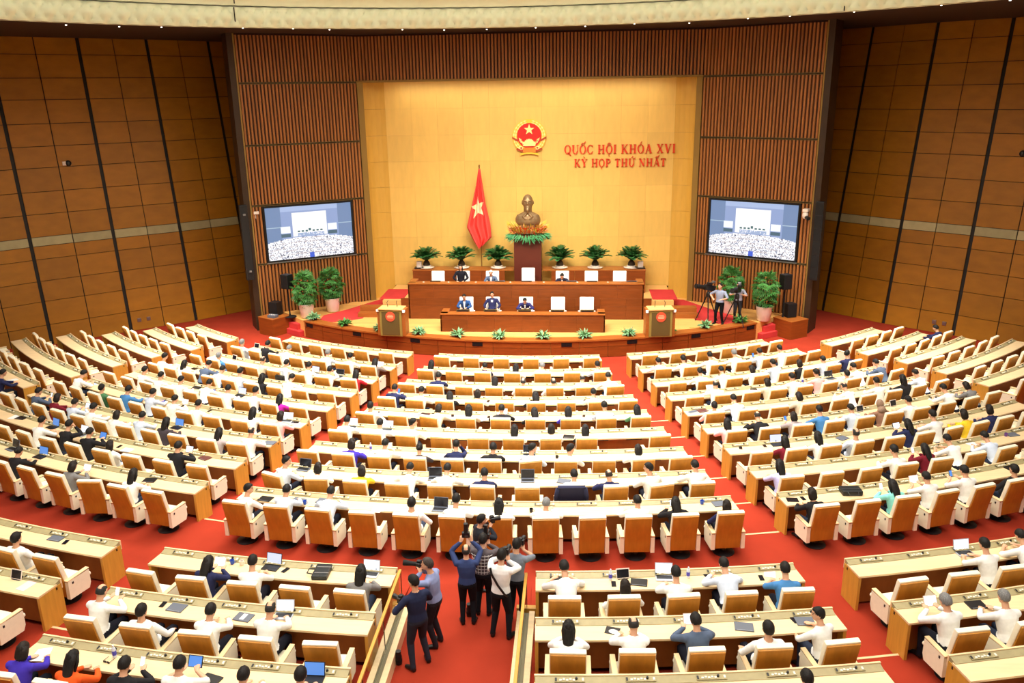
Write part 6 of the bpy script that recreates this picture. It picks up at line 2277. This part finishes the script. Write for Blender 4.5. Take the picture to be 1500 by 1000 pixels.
def tv_camera(loc, rz, tilt, label):
    root = empty('video_camera', loc, rz)
    tag(root, label, 'camera', 'video cameras on tripods')
    for k in range(3):
        a = 2 * pi * k / 3 + .5
        l_ = MB().tube([(.06 * math.cos(a), .06 * math.sin(a), 1.15), (.30 * math.cos(a), .30 * math.sin(a), .55), (.52 * math.cos(a), .52 * math.sin(a), .02)], [.028, .024, .02], 8).build('tripod_leg', DARK2, root)
        MB().ell((.52 * math.cos(a), .52 * math.sin(a), .02), (.035, .035, .02), 8, 5).build('foot', DARK, l_)
    MB().lathe([(.09, 1.12), (.10, 1.16), (.09, 1.28), (.06, 1.34)], 14).build('tripod_head', DARK, root)
    T = Matrix.Translation((0, 0, 1.46)) @ Matrix.Rotation(rad(tilt), 4, 'X')
    MB().cbox((0, 0, .04), (.17, .46, .24), .03, T).cbox((0, -.25, .04), (.14, .14, .20), .02, T).build('body', DARK, root)
    MB().tube([T @ Vector((0, .2, .04)), T @ Vector((0, .40, .04)), T @ Vector((0, .56, .04)), T @ Vector((0, .68, .04))], [.085, .088, .10, .105], 16).build('lens', DARK2, root)
    MB().cbox((-.12, .10, .22), (.13, .22, .11), .02, T).build('viewfinder', DARK, root)
    MB().cbox((0, -.05, .22), (.05, .26, .03), .01, T).build('carry_handle', DARK, root)
    MB().cbox((0, -.18, .30), (.14, .14, .10), .03, T).build('top_light', METAL, root)
    MB().tube([T @ Vector((.08, -.2, -.1)), T @ Vector((.2, -.5, -.2))], .014, 6).build('pan_bar', DARK, root)


tv_camera((7.68, 34.35, .73), rad(118), 12, 'black video camera on a tripod aiming across the stage, left of the operators')
tv_camera((8.80, 33.95, .73), rad(150), 8, 'black video camera on a tripod in front of the second camera operator')

# ---- glass balustrades of the rear stairway aisle
for sx in (-1, 1):
    side = 'left' if sx < 0 else 'right'
    x = sx * 1.19
    root = empty('glass_balustrade', (x, 13.5, ZP))
    tag(root, 'glass balustrade with a slim wooden handrail on the %s of the rear centre aisle' % side, 'railing')
    y0, y1 = 13.52, 7.6
    L = y0 - y1
    MB().cbox((0, -L / 2, .98), (.055, L, .05), .01).build('handrail', OAKEND, root)
    for k in range(4):
        a = -L * k / 4 - .03
        b = -L * (k + 1) / 4 + .03
        MB().box((0, (a + b) / 2, .60), (.014, a - b, .70)).build('glass_pane', glass(), root)
    MB().cyl((0, .0, .0), (0, 0, .97), .014, None, 8).build('end_post', DARK, root)
    c = empty('aisle_kerb', (x, 13.5, ZP))
    tag(c, 'pale wooden kerb with a dark groove along the %s of the rear centre aisle' % side, 'kerb')
    o = MB().cbox((-sx * .0 + .11, -L / 2 - .1, .12), (.11, L, .26), .01).build('inner_beam', OAK, c)
    o = MB().cbox((-.11, -L / 2 - .1, .12), (.11, L, .26), .01).build('outer_beam', OAK, c)
    o = MB().box((0, -L / 2 - .1, .10), (.11, L - .02, .22)).build('groove', mat('olive_groove', s2l(120, 112, 84), .5), c)
    MB().cbox((0, .0, .13), (.38, .12, .28), .01).build('end_block', OAKEND, c)
